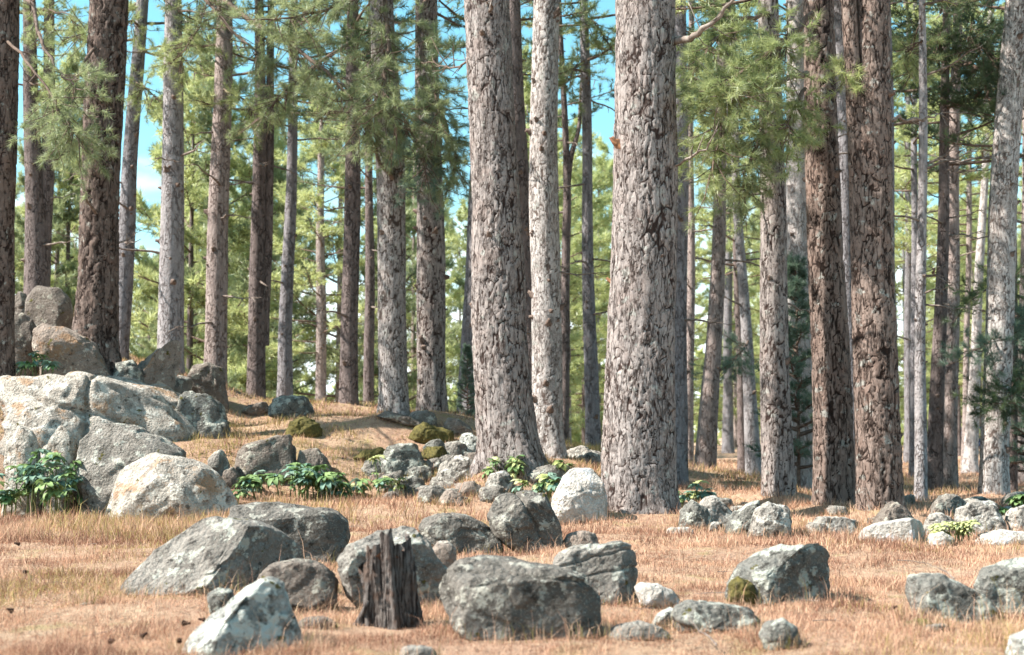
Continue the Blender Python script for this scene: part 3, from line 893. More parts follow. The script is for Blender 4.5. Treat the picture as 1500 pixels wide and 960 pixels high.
bough('T3', [(206, 40, 29.9), (190, 30, 29), (150, 40, 28), (90, 60, 27.4)], .03, 'fresh', 110, .8, seed=40, start=.15, droop=.15)
bough('T4', [(42, 30, 30.9), (60, 10, 30), (100, 20, 29.4), (125, 45, 29)], .03, 'fresh', 110, .8, seed=41, start=.1, droop=.15)
bough('T3', [(200, 120, 29.9), (215, 130, 29), (232, 150, 28.8)], .025, 'fresh', 70, .6, seed=42, start=.1, droop=.2)
bough('T6', [(328, 20, 28.9), (300, 30, 28), (275, 60, 27.5), (262, 100, 27.3)], .03, 'fresh', 110, .7, seed=43, start=.15, droop=.25)
bough('T6', [(325, 130, 28.9), (350, 140, 28), (375, 170, 27.6)], .025, 'fresh', 80, .6, seed=44, start=.15, droop=.2)
bough('T8', [(431, 60, 31.9), (450, 50, 31), (480, 80, 30.4)], .025, 'fresh', 80, .7, seed=45, start=.1, droop=.2)
bough('T4', [(42, 120, 30.9), (70, 130, 30.2), (105, 150, 29.8)], .025, 'fresh', 80, .7, seed=46, start=.1, droop=.2)
bough('T15', [(857, 40, 30.9), (870, 30, 30), (890, 60, 29.6)], .025, 'fresh', 80, .7, seed=47, start=.1, droop=.2)
bough('T15', [(856, 90, 30.9), (840, 100, 30.2), (828, 130, 29.8)], .025, 'fresh', 70, .7, seed=48, start=.1, droop=.2)
bough('T25', [(1351, 60, 23.5), (1335, 70, 23.9), (1318, 90, 24.2)], .02, 'fresh', 60, .6, seed=49, start=.1, droop=.2)

# two rusty stubs on the thickest trunk
r_, b_, at_, d_ = TREES['T16']
for px_, py_, s_ in ((903, 214, 1.5), (893, 412, .9)):
    p = pix(px_, py_, d_)
    x_, rr_ = at_(p[2])
    a_ = math.acos(max(-1, min(1, (p[0] - x_) / rr_)))
    o = link('branch_stub', STUBS[2], r_)
    o.location = (x_ - b_[0] + math.cos(a_) * rr_ * .98, -math.sin(a_) * rr_ * .98, p[2] - b_[2])
    o.rotation_euler = (0, -.3, -a_)
    o.scale = (s_, s_, s_)
    o['label'] = 'rusty orange broken branch stub'

# saplings
for k, (px_, by, d_, s_, lab) in enumerate([
        (1170, 706, 26.6, 1.12, 'blue-green sapling growing in front of the pale grey trunk'),
        (684, 636, 27.5, .42, 'small dark green sapling at the foot of the bluish leaning trunk'),
        (1508, 715, 27, .9, 'green sapling at the photo edge beside the whitish leaning trunk')]):
    b = pix(px_, by, d_)
    rt = tag(link('sapling', None, None, b), lab, 'sapling', 'young conifer saplings')
    V, Tt = tube(np.array([[0, 0, -.1], [.02, 0, 1.5 * s_], [0, 0, 3.7 * s_]]), np.array([.035, .025, .006]) * s_, 7)
    B = Bag(); B.add(V, Tt)
    link('trunk', B.mesh('trunk', [WOOD]), rt)
    c = link('crown', CR_SAP[k % 2], rt, (0, 0, .25))
    c.scale = (s_, s_, s_)

# ------------------------------------------------------------------ trees behind the grove
rg = random.Random(77)
BGT = []
for k in range(94):
    left = k % 2 == 0
    left = k % 2 == 0 or k % 7 == 1
    px_ = rg.uniform(-40, 800) ** 1.0 * (1 if k % 6 else .45) if left else rg.uniform(790, 1540)
    d_ = 46 + 95 * rg.random() if left else 62 + 90 * rg.random()
    BGT.append((px_, d_, rg.uniform(.85, 1.2) * (1 + .25 * (d_ > 80)), rg.random()))
KIND = ['pine with yellow-green boughs in the wood beyond the knoll', 'pine with loose mid-green boughs in the wood beyond the open ground']
trunk_v = []
for k in range(3):
    zz = np.linspace(-1.5, 1, 14)
    V, Tt = tube(np.stack([.02 * np.sin(zz * 3 + k), .02 * np.cos(zz * 2), zz], 1) * np.array([1, 1, 14]), np.interp(zz, [-1.5, 0, 1], [.17, .145, .025]), 9)
    B = Bag(); B.add(V, Tt)
    trunk_v.append(B.mesh('trunk', [BF[['dark', 'blue', 'pink'][k]]]))
for k, (px_, d_, s_, q_) in enumerate(BGT):
    X = (px_ - 750) / F * d_
    z = float(height([X], [d_])[0])
    left = X < 2
    rt = tag(link('pine_tree', None, None, (X, d_, z)), KIND[0 if left else 1], 'tree', 'wood of pines beyond the knoll' if left else 'wood of pines beyond the open ground')
    t_ = link('trunk', trunk_v[k % 3], rt); t_.scale = (s_, s_, s_)
    t_.rotation_euler = (0, 0, k)
    z0 = rg.uniform(.3, 2.2) if left else rg.uniform(.8, 3.4)
    c = link('crown', CR_FAR[k % 4] if left else CR_FAR[(2, 0, 3, 1)[k % 4]], rt, (0, 0, z0))
    zs_ = (14 * s_ - z0) / 11.0 * 1.05
    c.scale = (s_ * rg.uniform(.9, 1.25), s_ * rg.uniform(.9, 1.25), zs_)
    c.rotation_euler = (0, 0, rg.uniform(0, 6.28))

# far wood that reads as one mass
rng = np.random.default_rng(5)
nF = 420
fx = rng.uniform(-150, 150, nF); fy = rng.uniform(150, 260, nF)
fz = height(fx, fy)
Pp, Dd, Tn = [], [], []
for x, y, z in zip(fx, fy, fz):
    h = rng.uniform(8, 13)
    for q in range(30):
        u = rng.random()
        a = rng.uniform(0, 6.28); r = 3.2 * (1 - u * .8) * rng.random() ** .5
        Pp.append((x + r * math.cos(a), y + r * math.sin(a), z + u * h)); Dd.append((math.cos(a) * .8, math.sin(a) * .8, .4)); Tn.append(rng.uniform(.2, .9))
V, Tt, tn = needle_tris(np.array(Pp), nrm(np.array(Dd)), 12, 1.3, .5, rng, .8, tints=np.array(Tn))
B = Bag(); B.add(V, Tt, 0, tn)
tag(link('far_wood', B.mesh('far_wood', [ND['yellow']], False)), 'distant green wood closing the view behind all the pines', None, None, 'stuff')

# ------------------------------------------------------------------ rocks


def ico(sub):
    t = (1 + 5 ** .5) / 2
    V = [(-1, t, 0), (1, t, 0), (-1, -t, 0), (1, -t, 0), (0, -1, t), (0, 1, t), (0, -1, -t), (0, 1, -t), (t, 0, -1), (t, 0, 1), (-t, 0, -1), (-t, 0, 1)]
    Fs = [(0, 11, 5), (0, 5, 1), (0, 1, 7), (0, 7, 10), (0, 10, 11), (1, 5, 9), (5, 11, 4), (11, 10, 2), (10, 7, 6), (7, 1, 8), (3, 9, 4), (3, 4, 2), (3, 2, 6), (3, 6, 8), (3, 8, 9), (4, 9, 5), (2, 4, 11), (6, 2, 10), (8, 6, 7), (9, 8, 1)]
    V = nrm(np.array(V, float)); Fs = np.array(Fs)
    for _ in range(sub):
        E = np.sort(np.concatenate([Fs[:, [0, 1]], Fs[:, [1, 2]], Fs[:, [2, 0]]]), 1)
        ue, inv = np.unique(E, axis=0, return_inverse=True)
        inv = inv.ravel()
        mid = nrm(V[ue[:, 0]] + V[ue[:, 1]])
        n = len(Fs); m = inv + len(V)
        ab, bc, ca = m[:n], m[n:2 * n], m[2 * n:]
        V = np.vstack([V, mid])
        Fs = np.concatenate([np.stack([Fs[:, 0], ab, ca], 1), np.stack([Fs[:, 1], bc, ab], 1), np.stack([Fs[:, 2], ca, bc], 1), np.stack([ab, bc, ca], 1)])
    return V, Fs


ICO = {k: ico(k) for k in (3, 4, 5)}
rock_n = [0]
FOOT = []


def rock(label, outline, d, thick, mat, p=2.8, cuts=(), sub=4, rough=1.0, seed=None, bury=.25, cracks=(), name='boulder', cat='boulder', smooth_n=4, group=None, nocut=False, fit=1.0):
    """outline: silhouette points in the photo, turned into a solid of real size and depth at distance d.
    thick: depth over width. cuts: (nx,ny,nz,offset) planes that give the broken faces. cracks: fissure planes."""
    rock_n[0] += 1
    seed = rock_n[0] * 13 if seed is None else seed
    mxp = sum(x for x, y in outline) / len(outline); byp = max(y for x, y in outline)
    if d > 16 and fit > 0:
        cand = d + np.linspace(-fit * 1.8, fit * 1.8, 37)
        Q3 = np.array([pix(mxp, byp, q) for q in cand])
        cost = np.abs(Q3[:, 2] - height(Q3[:, 0], Q3[:, 1]) + .03) + .03 * np.abs(cand - d)
        d = float(cand[np.argmin(cost)])
    W = np.array([pix(x, y, d) for x, y in outline])[:, [0, 2]]
    hb = float(height([W[:, 0].mean()], [d])[0])
    gap = W[:, 1].min() - hb + .05
    if d > 16 and gap > 0:
        lowm = W[:, 1] < W[:, 1].min() + .35 * np.ptp(W[:, 1])
        W[lowm, 1] -= gap
    lo, hi = W.min(0), W.max(0)
    c = (lo + hi) / 2
    w, h = hi - lo
    W = W - c
    W[:, 1] = np.where(W[:, 1] < 0, W[:, 1] * (1 + bury), W[:, 1])
    a = np.linspace(-np.pi, np.pi, 361)
    dx, dz = np.cos(a), np.sin(a)
    r = np.full(361, 1e-3)
    for k in range(len(W)):
        A, Bq = W[k], W[(k + 1) % len(W)]
        e = Bq - A
        den = dx * e[1] - dz * e[0]
        den = np.where(np.abs(den) < 1e-9, 1e-9, den)
        t = (A[0] * e[1] - A[1] * e[0]) / den
        u = (A[0] * dz - A[1] * dx) / den
        ok = (t > 0) & (u >= -1e-6) & (u <= 1 + 1e-6)
        r = np.where(ok, np.maximum(r, t), r)
    rw = np.concatenate([r[-21:-1], r, r[1:21]])
    kk = np.hanning(2 * smooth_n + 3)[1:-1]; kk /= kk.sum()
    r = np.convolve(rw, kk, 'same')[20:-20]
    V, Fs = ICO[sub]
    V = V.copy()
    rho = np.hypot(V[:, 0], V[:, 2]); th = np.arctan2(V[:, 2], V[:, 0])
    s = 1 / (rho ** p + np.abs(V[:, 1]) ** p + 1e-12) ** (1 / p)
    R = np.interp(th, a, r)
    D = thick * w / 2
    G = np.stack([np.cos(th) * R * rho * s, V[:, 1] * s * D, np.sin(th) * R * rho * s], 1)
    size = float(np.mean([w, h]))
    rng = np.random.default_rng(seed)
    q = G / size
    G = G + nrm(G / np.array([w, 2 * D, h])) * (size * .05 * rough * fbm(q * 2.2 + seed, seed, 4))[:, None]
    for cx_, cy_, cz_, off in list(cuts):
        n = nrm(np.array([cx_, cy_, cz_], float))
        dd = G @ n
        lim = np.percentile(dd, 99.5) * off
        lim = lim + size * .018 * rough * fbm(q * 4 + 3, seed + 4, 3)
        ex = np.maximum(dd - lim, 0)
        G = G - ex[:, None] * n * .95
    for _ in range(0 if nocut else (5 if d < 16 else 8)):
        n = nrm(rng.normal(size=3) * np.array([1, .8, .6])); n[2] = abs(n[2]) * .8
        n = nrm(n)
        dd = G @ n; lim = np.percentile(dd, 99.8) * (rng.uniform(.87, .96) if d < 16 else rng.uniform(.78, .93)) + size * .012 * fbm(q * 5 + 9, seed + 6, 3)
        G = G - np.maximum(dd - lim, 0)[:, None] * n * .93
    b1, b2, bid = worley(q * 2.3 + .25 * np.stack([vn(q * 5, seed + 1), vn(q * 5, seed + 2), vn(q * 5, seed + 3)], 1) + seed, seed + 11)
    bs = np.clip((b2 - b1) / .10, 0, 1)
    G = G + nrm(G) * (size * .075 * min(rough, 1) * ((bid - .5) * bs - .18 * (1 - bs)))[:, None]
    for nx_, ny_, nz_, off, wid, dep in cracks:
        n = nrm(np.array([nx_, ny_, nz_], float))
        dd = G @ n - off + .04 * size * fbm(q * 4, seed + 8, 3)
        G = G - nrm(G) * (dep * np.exp(-(dd / wid) ** 2))[:, None]
    G = G + nrm(G) * (size * .045 * rough * fbm(q * 6.5, seed + 2, 5))[:, None]
    # pits
    f1, f2, idc = worley(q * 7, seed)
    G = G - nrm(G) * (size * .02 * rough * np.clip(.35 - f1, 0, 1) * (idc > .6) * 3)[:, None]
    o = link(name, mesh_np(name, G, Fs, [RM[mat] if isinstance(mat, str) else mat]), None, (c[0], d + D * .55, c[1]))
    tag(o, label, cat, group)
    if d < 21:
        FOOT.append((c[0], d + D * .55, w / 2, D, float(G[:, 2].min() + c[1])))
    return o


FR = (0, -1, .12, .55)          # flat front face
R_ = rock
# foreground
R_('broad dark block with flat shaded front face and horizontal crack, beside the stump',
   [(642, 868), (648, 846), (668, 828), (700, 823), (760, 828), (830, 838), (866, 848), (878, 870), (882, 915), (870, 938), (700, 942), (672, 925), (655, 900)], 8.6, .75, 'dark', 3.6,
   [(.10, -1, .02, .60), (-.8, -.55, .15, .80), (-.06, -.5, 1, .70)], 5, .6, cracks=[(.1, .25, 1, .12, .012, .03)])
R_('whitish lichen-covered pointed rock with mossy spots at the bottom of the photo',
   [(245, 968), (268, 935), (300, 905), (330, 880), (355, 862), (382, 853), (405, 862), (414, 885), (430, 910), (448, 940), (455, 985), (250, 990)], 7.9, .8, 'lichen', 2.5,
   [(.55, -.8, .25, .52), (-.55, -.45, .8, .72)], 5, .8)
R_('large smooth grey slab boulder with a dark curved broken face',
   [(165, 858), (215, 812), (255, 787), (290, 765), (330, 760), (370, 770), (400, 785), (425, 803), (443, 824), (432, 850), (390, 872), (270, 880), (200, 870)], 10.7, .7, 'grey', 2.6,
   [(.92, -.75, -.12, .52), (-.3, -.75, .62, .52)], 5, .45, nocut=True)
R_('long flat-topped grey boulder behind the smooth slab boulder',
   [(315, 757), (335, 742), (380, 739), (440, 745), (485, 750), (504, 765), (506, 790), (495, 815), (470, 830), (400, 830), (340, 800)], 13, .7, 'dark', 3.2, [(.2, -1, .05, .6), (0, -.5, 1, .74)], 5, .6)
R_('low rounded boulder with dark moss spots touching the slab boulder',
   [(370, 850), (392, 828), (430, 821), (468, 829), (489, 850), (491, 880), (470, 895), (420, 893), (380, 885)], 9.9, .8, 'brown', 2.6, [(.1, -.9, .2, .7)], 4, .8)
R_('small blackish mossy stone wedged behind the white lichen rock', [(302, 890), (303, 870), (318, 862), (338, 866), (345, 885), (335, 900), (310, 900)], 9.5, .8, 'slate', 2.4, (), 3)
R_('pale humped boulder directly behind the weathered stump',
   [(490, 828), (508, 797), (548, 777), (600, 773), (624, 795), (634, 818), (655, 840), (658, 872), (640, 908), (560, 908), (505, 870)], 10.0, .7, 'grey', 2.6, [(.3, -1, -.1, .42), (0, -.5, 1, .74)], 5, .8)
R_('dark wedge-shaped boulder in tall grass left of the rounded dark boulder',
   [(610, 775), (618, 762), (640, 751), (680, 758), (702, 768), (722, 782), (742, 797), (735, 818), (640, 815), (614, 795)], 14.2, .7, 'dark', 2.6, [(.2, -1, .2, .6)], 5, .8)
R_('tall rounded dark boulder standing in grass in front of the white boulder',
   [(714, 757), (728, 730), (770, 721), (800, 724), (810, 745), (824, 778), (829, 802), (812, 818), (760, 810), (722, 785)], 14.3, .75, 'dark', 2.9, [(.35, -1, .0, .62), (0, -.5, 1, .85)], 5, .8,
   cracks=[(.9, .2, .45, .05, .02, .05)])
R_('small egg-shaped tan stone between the stump boulder and the wedge boulder', [(630, 806), (641, 793), (655, 793), (667, 803), (669, 825), (655, 840), (636, 826)], 11.8, .8, 'pinkish', 2.3, (), 3, .5)
R_('angular grey boulder with cracked layered face behind the dark block',
   [(803, 828), (840, 806), (918, 795), (928, 800), (936, 848), (938, 872), (905, 884), (850, 880), (815, 850)], 10.4, .7, 'grey', 3.6, [(.05, -1, .25, .6), (.9, -.4, 0, .8)], 5, .9, cracks=[(-.25, .1, 1, .10, .01, .03), (-.2, .1, 1, -.03, .008, .018)])
R_('small low pale stone right of the tall rounded dark boulder', [(826, 795), (832, 782), (855, 779), (872, 784), (880, 800), (860, 808), (832, 806)], 14.4, .8, 'pinkish', 2.6, (), 3)
R_('thin whitish sloping slab beside the cracked angular boulder', [(930, 862), (940, 855), (965, 858), (990, 868), (1002, 884), (975, 890), (940, 886)], 10.1, .8, 'white', 2.5, (), 4, .6)
R_('long low dark rock, grass-fringed, near the small round stone',
   [(984, 905), (990, 890), (1012, 884), (1060, 885), (1100, 895), (1119, 912), (1108, 930), (1050, 938), (995, 926)], 8.9, .6, 'slate', 2.6, [(.1, -.8, .5, .75)], 5, .8)
R_('small round blue-grey stone nearest the long low dark rock', [(1115, 932), (1124, 914), (1150, 908), (1172, 922), (1178, 944), (1160, 958), (1125, 956)], 8.3, .9, 'slate', 2.3, (), 4, .6)
R_('flat grey stone almost sunk in the grass by the dark block', [(888, 936), (900, 919), (935, 915), (970, 922), (988, 934), (965, 946), (900, 945)], 8.6, .6, 'grey', 2.4, (), 4)
R_('little lichen stone leaning on the long low dark rock', [(953, 915), (962, 902), (980, 891), (992, 894), (984, 912), (968, 920)], 9.2, .8, 'lichen', 2.3, (), 3)
R_('lichen-topped grey boulder with olive moss patch standing alone in grass',
   [(1068, 868), (1088, 832), (1128, 806), (1165, 800), (1212, 798), (1225, 810), (1225, 852), (1218, 882), (1150, 894), (1080, 885)], 10.3, .75, 'slate', 3.2,
   [(.55, -1, -.05, .5), (-.35, -.5, .85, .7), (-.7, -.7, .1, .75)], 5, .8)
R_('blue-grey wedge boulder with mossy foot lying against the darker edge boulder',
   [(1337, 872), (1343, 848), (1362, 845), (1385, 847), (1420, 860), (1452, 872), (1470, 895), (1440, 914), (1395, 918), (1348, 905)], 9.3, .7, 'slate', 2.9, [(.1, -1, .1, .65)], 5, .8)
R_('dark boulder with pale lichen top cut by the photo edge',
   [(1436, 852), (1448, 838), (1500, 820), (1548, 815), (1562, 860), (1545, 908), (1480, 905), (1442, 875)], 9.6, .7, 'slate', 3.0, [(-.1, -1, -.05, .6), (-.2, -.4, .9, .8)], 5, .7)
R_('pale stone tip in the bottom corner of the photo', [(1476, 962), (1490, 932), (1520, 920), (1545, 930), (1550, 968), (1500, 985)], 7.8, .8, 'lichen', 2.4, (), 4)
R_('small flat stone beside the olive moss tuft', [(1352, 928), (1362, 918), (1390, 914), (1394, 924), (1375, 936), (1358, 936)], 8.7, .7, 'grey', 2.6, (), 3)
R_('pale stone just peeping over the bottom edge below the stump', [(580, 962), (592, 950), (615, 947), (635, 953), (642, 968), (610, 980)], 7.85, .8, 'grey', 2.4, (), 3)
R_('flat half-buried grey stone in grass left of the stump', [(425, 922), (440, 908), (475, 906), (498, 918), (480, 930), (440, 931)], 8.9, .6, 'brown', 2.4, (), 3)
R_('tiny white stone alone in the pink grass', [(113, 889), (118, 884), (132, 882), (138, 888), (126, 892)], 10, .8, 'white', 2.3, (), 3, group=None)

# giant boulder and its neighbours
R_('giant pale cracked boulder, rounded top, largest rock of all',
   [(-140, 720), (-130, 600), (-60, 556), (0, 547), (60, 541), (110, 542), (150, 548), (200, 561), (250, 590), (298, 615), (312, 650), (312, 700), (200, 740), (0, 745)], 22.6, .7, 'cream', 2.7,
   [(.4, -.9, .25, .72), (.9, -.3, .3, .86), (-.1, -.8, .6, .8)], 5, .7, fit=0, cracks=[(1, .15, -.05, .30, .035, .14), (1, .0, .1, -.85, .035, .16), (.3, .2, 1, .35, .04, .10)])
R_('rounded lump split from the front of the giant boulder by fissures', [(62, 700), (60, 650), (72, 622), (95, 615), (112, 628), (112, 665), (100, 705)], 20.7, .9, 'cream', 2.8, (), 4, fit=0)
R_('cracked bulge at the foot of the giant boulder beside the leafy plant', [(0, 705), (8, 650), (28, 618), (50, 620), (60, 650), (58, 705)], 20.7, .9, 'cream', 2.8, (), 4, fit=0)
R_('grey-green boulder wedged between the giant boulder and the rounded one',
   [(102, 690), (112, 645), (130, 621), (175, 624), (225, 640), (264, 664), (250, 700), (180, 720), (125, 738)], 20.3, .7, 'grey', 2.8, [(-.2, -.9, .3, .7)], 5, .8, fit=0, nocut=True)
R_('smooth rounded cream boulder resting in grass before the giant boulder',
   [(138, 748), (158, 702), (184, 669), (215, 660), (270, 671), (310, 690), (338, 718), (348, 742), (330, 760), (180, 762)], 19.4, .6, 'cream', 2.5, [(.2, -.7, .6, .86)], 5, .55, fit=0)
R_('dark stone in the gap beneath the grey-green boulder', [(98, 740), (105, 712), (130, 700), (150, 715), (146, 745)], 20.3, .8, 'brown', 2.4, (), 3)
R_('round balanced dark boulder perched on top of the rock pile', [(33, 458), (35, 432), (50, 418), (80, 418), (97, 434), (101, 455), (90, 475), (50, 478)], 27.3, .95, 'brown', 2.4, [(-.1, -1, .1, .8)], 4, .5, nocut=True, fit=.3)
R_('shaded rock beside the round balanced boulder', [(14, 480), (16, 430), (28, 422), (40, 440), (48, 480)], 27.6, .9, 'brown', 2.5, (), 4)
R_('tilted long slab with sunlit top and shaded underside on the pile',
   [(44, 482), (58, 474), (90, 478), (130, 500), (158, 524), (166, 548), (120, 548), (60, 535), (45, 510)], 23.9, .5, 'pinkish', 2.8, [(.1, -1, -.35, .5)], 5, .8, nocut=True, fit=.2, smooth_n=2)
R_('jumbled rock at the photo edge under the shaded slab', [(-20, 560), (-10, 470), (18, 450), (44, 470), (50, 540), (30, 565)], 25, .8, 'brown', 2.8, [(.3, -.9, .2, .7)], 4, .9)
R_('grey rock between the leafy tuft and the tilted slab', [(70, 545), (85, 523), (115, 520), (125, 545), (100, 556)], 24.6, .8, 'grey', 2.5, (), 4)
R_('low dark rock filling the notch beside the pointed upright rock', [(155, 556), (165, 532), (190, 528), (205, 545), (210, 566), (175, 570)], 25, .8, 'slate', 2.5, (), 4)
R_('pointed upright rock with reddish sunlit face and sharp tip',
   [(188, 542), (210, 525), (238, 508), (256, 497), (262, 506), (259, 540), (242, 572), (210, 574), (195, 560)], 24.4, .7, 'pinkish', 2.6, [(.7, -.8, .0, .4), (-.6, -.5, .5, .7)], 5, .7, smooth_n=1, nocut=True, fit=.3)
R_('pale thin slab under the pointed upright rock', [(215, 575), (232, 562), (262, 548), (278, 555), (274, 582), (240, 588)], 24, .8, 'grey', 2.5, (), 4)
R_('dark overhanging boulder with pale rim under the purplish trunk', [(273, 552), (282, 536), (305, 532), (324, 541), (334, 565), (333, 592), (300, 596), (276, 585)], 24.8, .8, 'brown', 2.8, [(-.1, -1, -.3, .5)], 4, .8)
R_('lichen-grey rock against the end of the giant boulder', [(245, 690), (250, 600), (262, 576), (298, 573), (320, 588), (330, 625), (334, 690)], 23.4, .8, 'slate', 3.0, [(.2, -1, .1, .6)], 4, .9, fit=0)
R_('narrow pale rock standing in the dark gap by the giant boulder', [(296, 708), (304, 668), (320, 656), (334, 672), (338, 708)], 21.6, .9, 'grey', 2.6, (), 3)
R_('dark little rock right of the narrow pale one', [(318, 716), (326, 690), (340, 684), (352, 700), (352, 716)], 21.0, .9, 'brown', 2.4, (), 3)
R_('pointed brown boulder behind the wide leafy plant bed', [(340, 690), (343, 662), (358, 652), (400, 640), (427, 635), (434, 660), (435, 695), (345, 705)], 22.6, .7, 'brown', 2.9, [(.2, -1, .2, .62)], 4, .9, smooth_n=3)
R_('dark-sided rock sloping down beside the pointed brown boulder', [(432, 690), (433, 662), (463, 657), (478, 672), (498, 705), (450, 710)], 22.6, .7, 'brown', 2.7, [(-.1, -1, .1, .6)], 4, .8)
R_('mossy grey outcrop on the crest of the knoll', [(385, 605), (400, 583), (425, 578), (446, 582), (458, 604), (430, 616)], 27.6, .8, 'slate', 2.5, (), 4, 1.2)
R_('low flat rock left on the crest of the knoll', [(345, 604), (360, 594), (388, 588), (398, 598), (380, 608)], 27.4, .8, 'brown', 2.5, (), 4)
R_('grey boulder in the slope grass above the stone rubble', [(550, 672), (556, 656), (582, 651), (612, 652), (627, 664), (612, 692), (566, 704)], 22.6, .7, 'slate', 2.8, [(.3, -1, .2, .6)], 4, 1)
R_('pale flat stone on the rubble beside the grey boulder', [(608, 690), (615, 678), (640, 671), (655, 678), (645, 692)], 22.6, .8, 'grey', 2.5, (), 4)
R_('speckled slab lying before the foot of the big leaning trunk', [(636, 700), (645, 680), (668, 669), (700, 671), (707, 688), (692, 710), (655, 712)], 21.4, .7, 'speckled', 2.6, [(.1, -1, .3, .65)], 4, .9)
R_('grey stone at the lower end of the rubble by yellow leaves', [(566, 722), (575, 704), (605, 698), (628, 705), (626, 728), (590, 730)], 21.6, .8, 'slate', 2.6, [(.2, -1, .2, .65)], 4)
R_('angular pale stone in the middle of the rubble', [(608, 735), (614, 714), (640, 710), (656, 718), (652, 738)], 21.3, .8, 'grey', 3, (), 4)
R_('small triangular tan stone in front of the rubble', [(636, 738), (650, 722), (664, 717), (680, 728), (686, 742)], 21.0, .8, 'pinkish', 2.5, (), 3)
R_('brownish stone buried in rust litter among the rubble', [(658, 722), (668, 708), (695, 706), (708, 716), (700, 730)], 21.4, .8, 'pinkish', 2.5, (), 3)
R_('dark stone under the leafy tuft at the leaning trunk', [(708, 722), (715, 695), (740, 690), (755, 706), (750, 728)], 20.6, .8, 'speckled', 2.5, (), 4)
R_('square stone between rubble and the tall rounded boulder', [(700, 732), (704, 714), (730, 712), (748, 720), (740, 736)], 20.9, .8, 'grey', 3, (), 3)
R_('small pale stone at the foot of the knobbly trunk', [(592, 616), (603, 603), (625, 602), (640, 608), (640, 622), (610, 624)], 25.6, .8, 'grey', 2.5, (), 3)
R_('tilted flat slab on the slope left of the leaning trunk', [(640, 622), (652, 612), (672, 614), (690, 628), (702, 640), (670, 636)], 23.8, .8, 'pinkish', 2.5, [(0, -1, -.2, .6)], 4)
R_('whitish slab touching the left root of the leaning trunk', [(668, 652), (676, 637), (692, 635), (708, 645), (710, 668), (684, 664)], 22.2, .8, 'lichen', 2.6, (), 4)
R_('long dark ledge stone on the brow of the slope', [(545, 606), (560, 601), (600, 610), (640, 625), (600, 622), (560, 614)], 24.9, .5, 'brown', 2.4, (), 4)
R_('brightest white rounded boulder beside the thickest trunk', [(803, 758), (808, 722), (822, 696), (845, 685), (868, 687), (888, 705), (895, 760), (840, 768)], 19.2, .75, 'white', 2.5, [(-.1, -.75, .45, .8)], 5, .5)
R_('smooth grey slab behind the white boulder and leaves', [(758, 705), (772, 690), (800, 681), (830, 680), (846, 692), (820, 712), (780, 715)], 20.6, .7, 'grey', 2.4, (), 4, .6)
R_('long pale slab with broken edge before the straight dark trunk', [(820, 672), (832, 660), (855, 655), (882, 665), (900, 680), (870, 690), (835, 684)], 23.5, .7, 'speckled', 2.6, (), 4)
R_('dark rounded rock tucked against the thickest trunk', [(994, 770), (998, 742), (1015, 734), (1038, 745), (1052, 768), (1030, 780)], 18.6, .8, 'slate', 2.5, (), 4)
R_('pale mossy rock sloping away behind the dark rounded rock', [(1020, 752), (1030, 728), (1050, 728), (1074, 752), (1078, 772), (1040, 775)], 19.2, .8, 'speckled', 2.6, (), 4)
R_('blackish lichen rock left of the speckled boulder', [(1062, 784), (1072, 758), (1092, 740), (1112, 733), (1120, 750), (1108, 788)], 18.0, .8, 'slate', 2.6, (), 4, 1.1)
R_('speckled black-and-cream boulder under the straight reddish trunk', [(1098, 786), (1108, 745), (1128, 733), (1155, 742), (1168, 765), (1164, 786), (1130, 792)], 17.9, .8, 'speckled', 2.7, (), 4, 1.1)
R_('flat speckled stone below the brown plated trunk', [(1192, 772), (1202, 758), (1240, 758), (1262, 766), (1266, 780), (1230, 786), (1198, 784)], 17.6, .7, 'speckled', 3, [(0, -.9, .3, .7)], 4, .7)
R_('squared white block with shaded end in the grass', [(1262, 778), (1290, 768), (1340, 760), (1362, 766), (1370, 790), (1350, 803), (1266, 802)], 15.8, .55, 'white', 4.2, [(.8, -.6, 0, .55), (-.2, -1, .1, .6)], 4, .5)
R_('grey pyramid-shaped stone behind the squared white block', [(1276, 772), (1296, 748), (1316, 736), (1334, 746), (1350, 768), (1320, 780)], 17.8, .8, 'brown', 2.4, (), 4)
R_('grey-topped stone at the rear of the pale stone heap', [(1362, 752), (1368, 732), (1385, 723), (1405, 725), (1418, 740), (1405, 758)], 20.4, .8, 'grey', 2.5, (), 4)
R_('largest speckled stone of the heap below the whitish trunk', [(1404, 786), (1408, 745), (1430, 732), (1458, 737), (1480, 758), (1482, 786), (1440, 795)], 18.6, .8, 'speckled', 2.8, [(-.1, -1, .3, .7)], 5, 1.2)
R_('lower lichen stone left in the heap of pale stones', [(1352, 778), (1362, 754), (1385, 748), (1404, 762), (1400, 785), (1370, 790)], 18.2, .8, 'speckled', 2.6, (), 4, 1.1)
R_('pale low slab at the photo edge in front of the stone heap', [(1428, 800), (1445, 784), (1485, 778), (1530, 784), (1540, 806), (1480, 814)], 15.6, .6, 'white', 2.6, (), 4, .6)
R_('whitish rock chunk below the yellow-green plant', [(1356, 800), (1366, 784), (1385, 780), (1400, 790), (1396, 806)], 16.2, .8, 'white', 2.6, (), 4)
R_('dark-hollowed stone at the photo edge behind the heap', [(1476, 782), (1482, 750), (1502, 742), (1530, 760), (1528, 790)], 18.6, .8, 'speckled', 2.6, (), 4, 1.2)
R_('little grey stone between the slim pine and forked pine', [(1318, 742), (1324, 726), (1340, 724), (1346, 738)], 22.8, .8, 'grey', 2.5, (), 3)
R_('flat pale stones edge beyond the hellebore on the open ground', [(1030, 726), (1040, 714), (1062, 711), (1078, 722), (1060, 730)], 26.5, .8, 'lichen', 2.4, (), 3)
R_('thin pale stone sunk in the path by the reddish trunk', [(1074, 728), (1088, 720), (1108, 722), (1114, 730), (1092, 733)], 25.8, .8, 'grey', 2.4, (), 3)
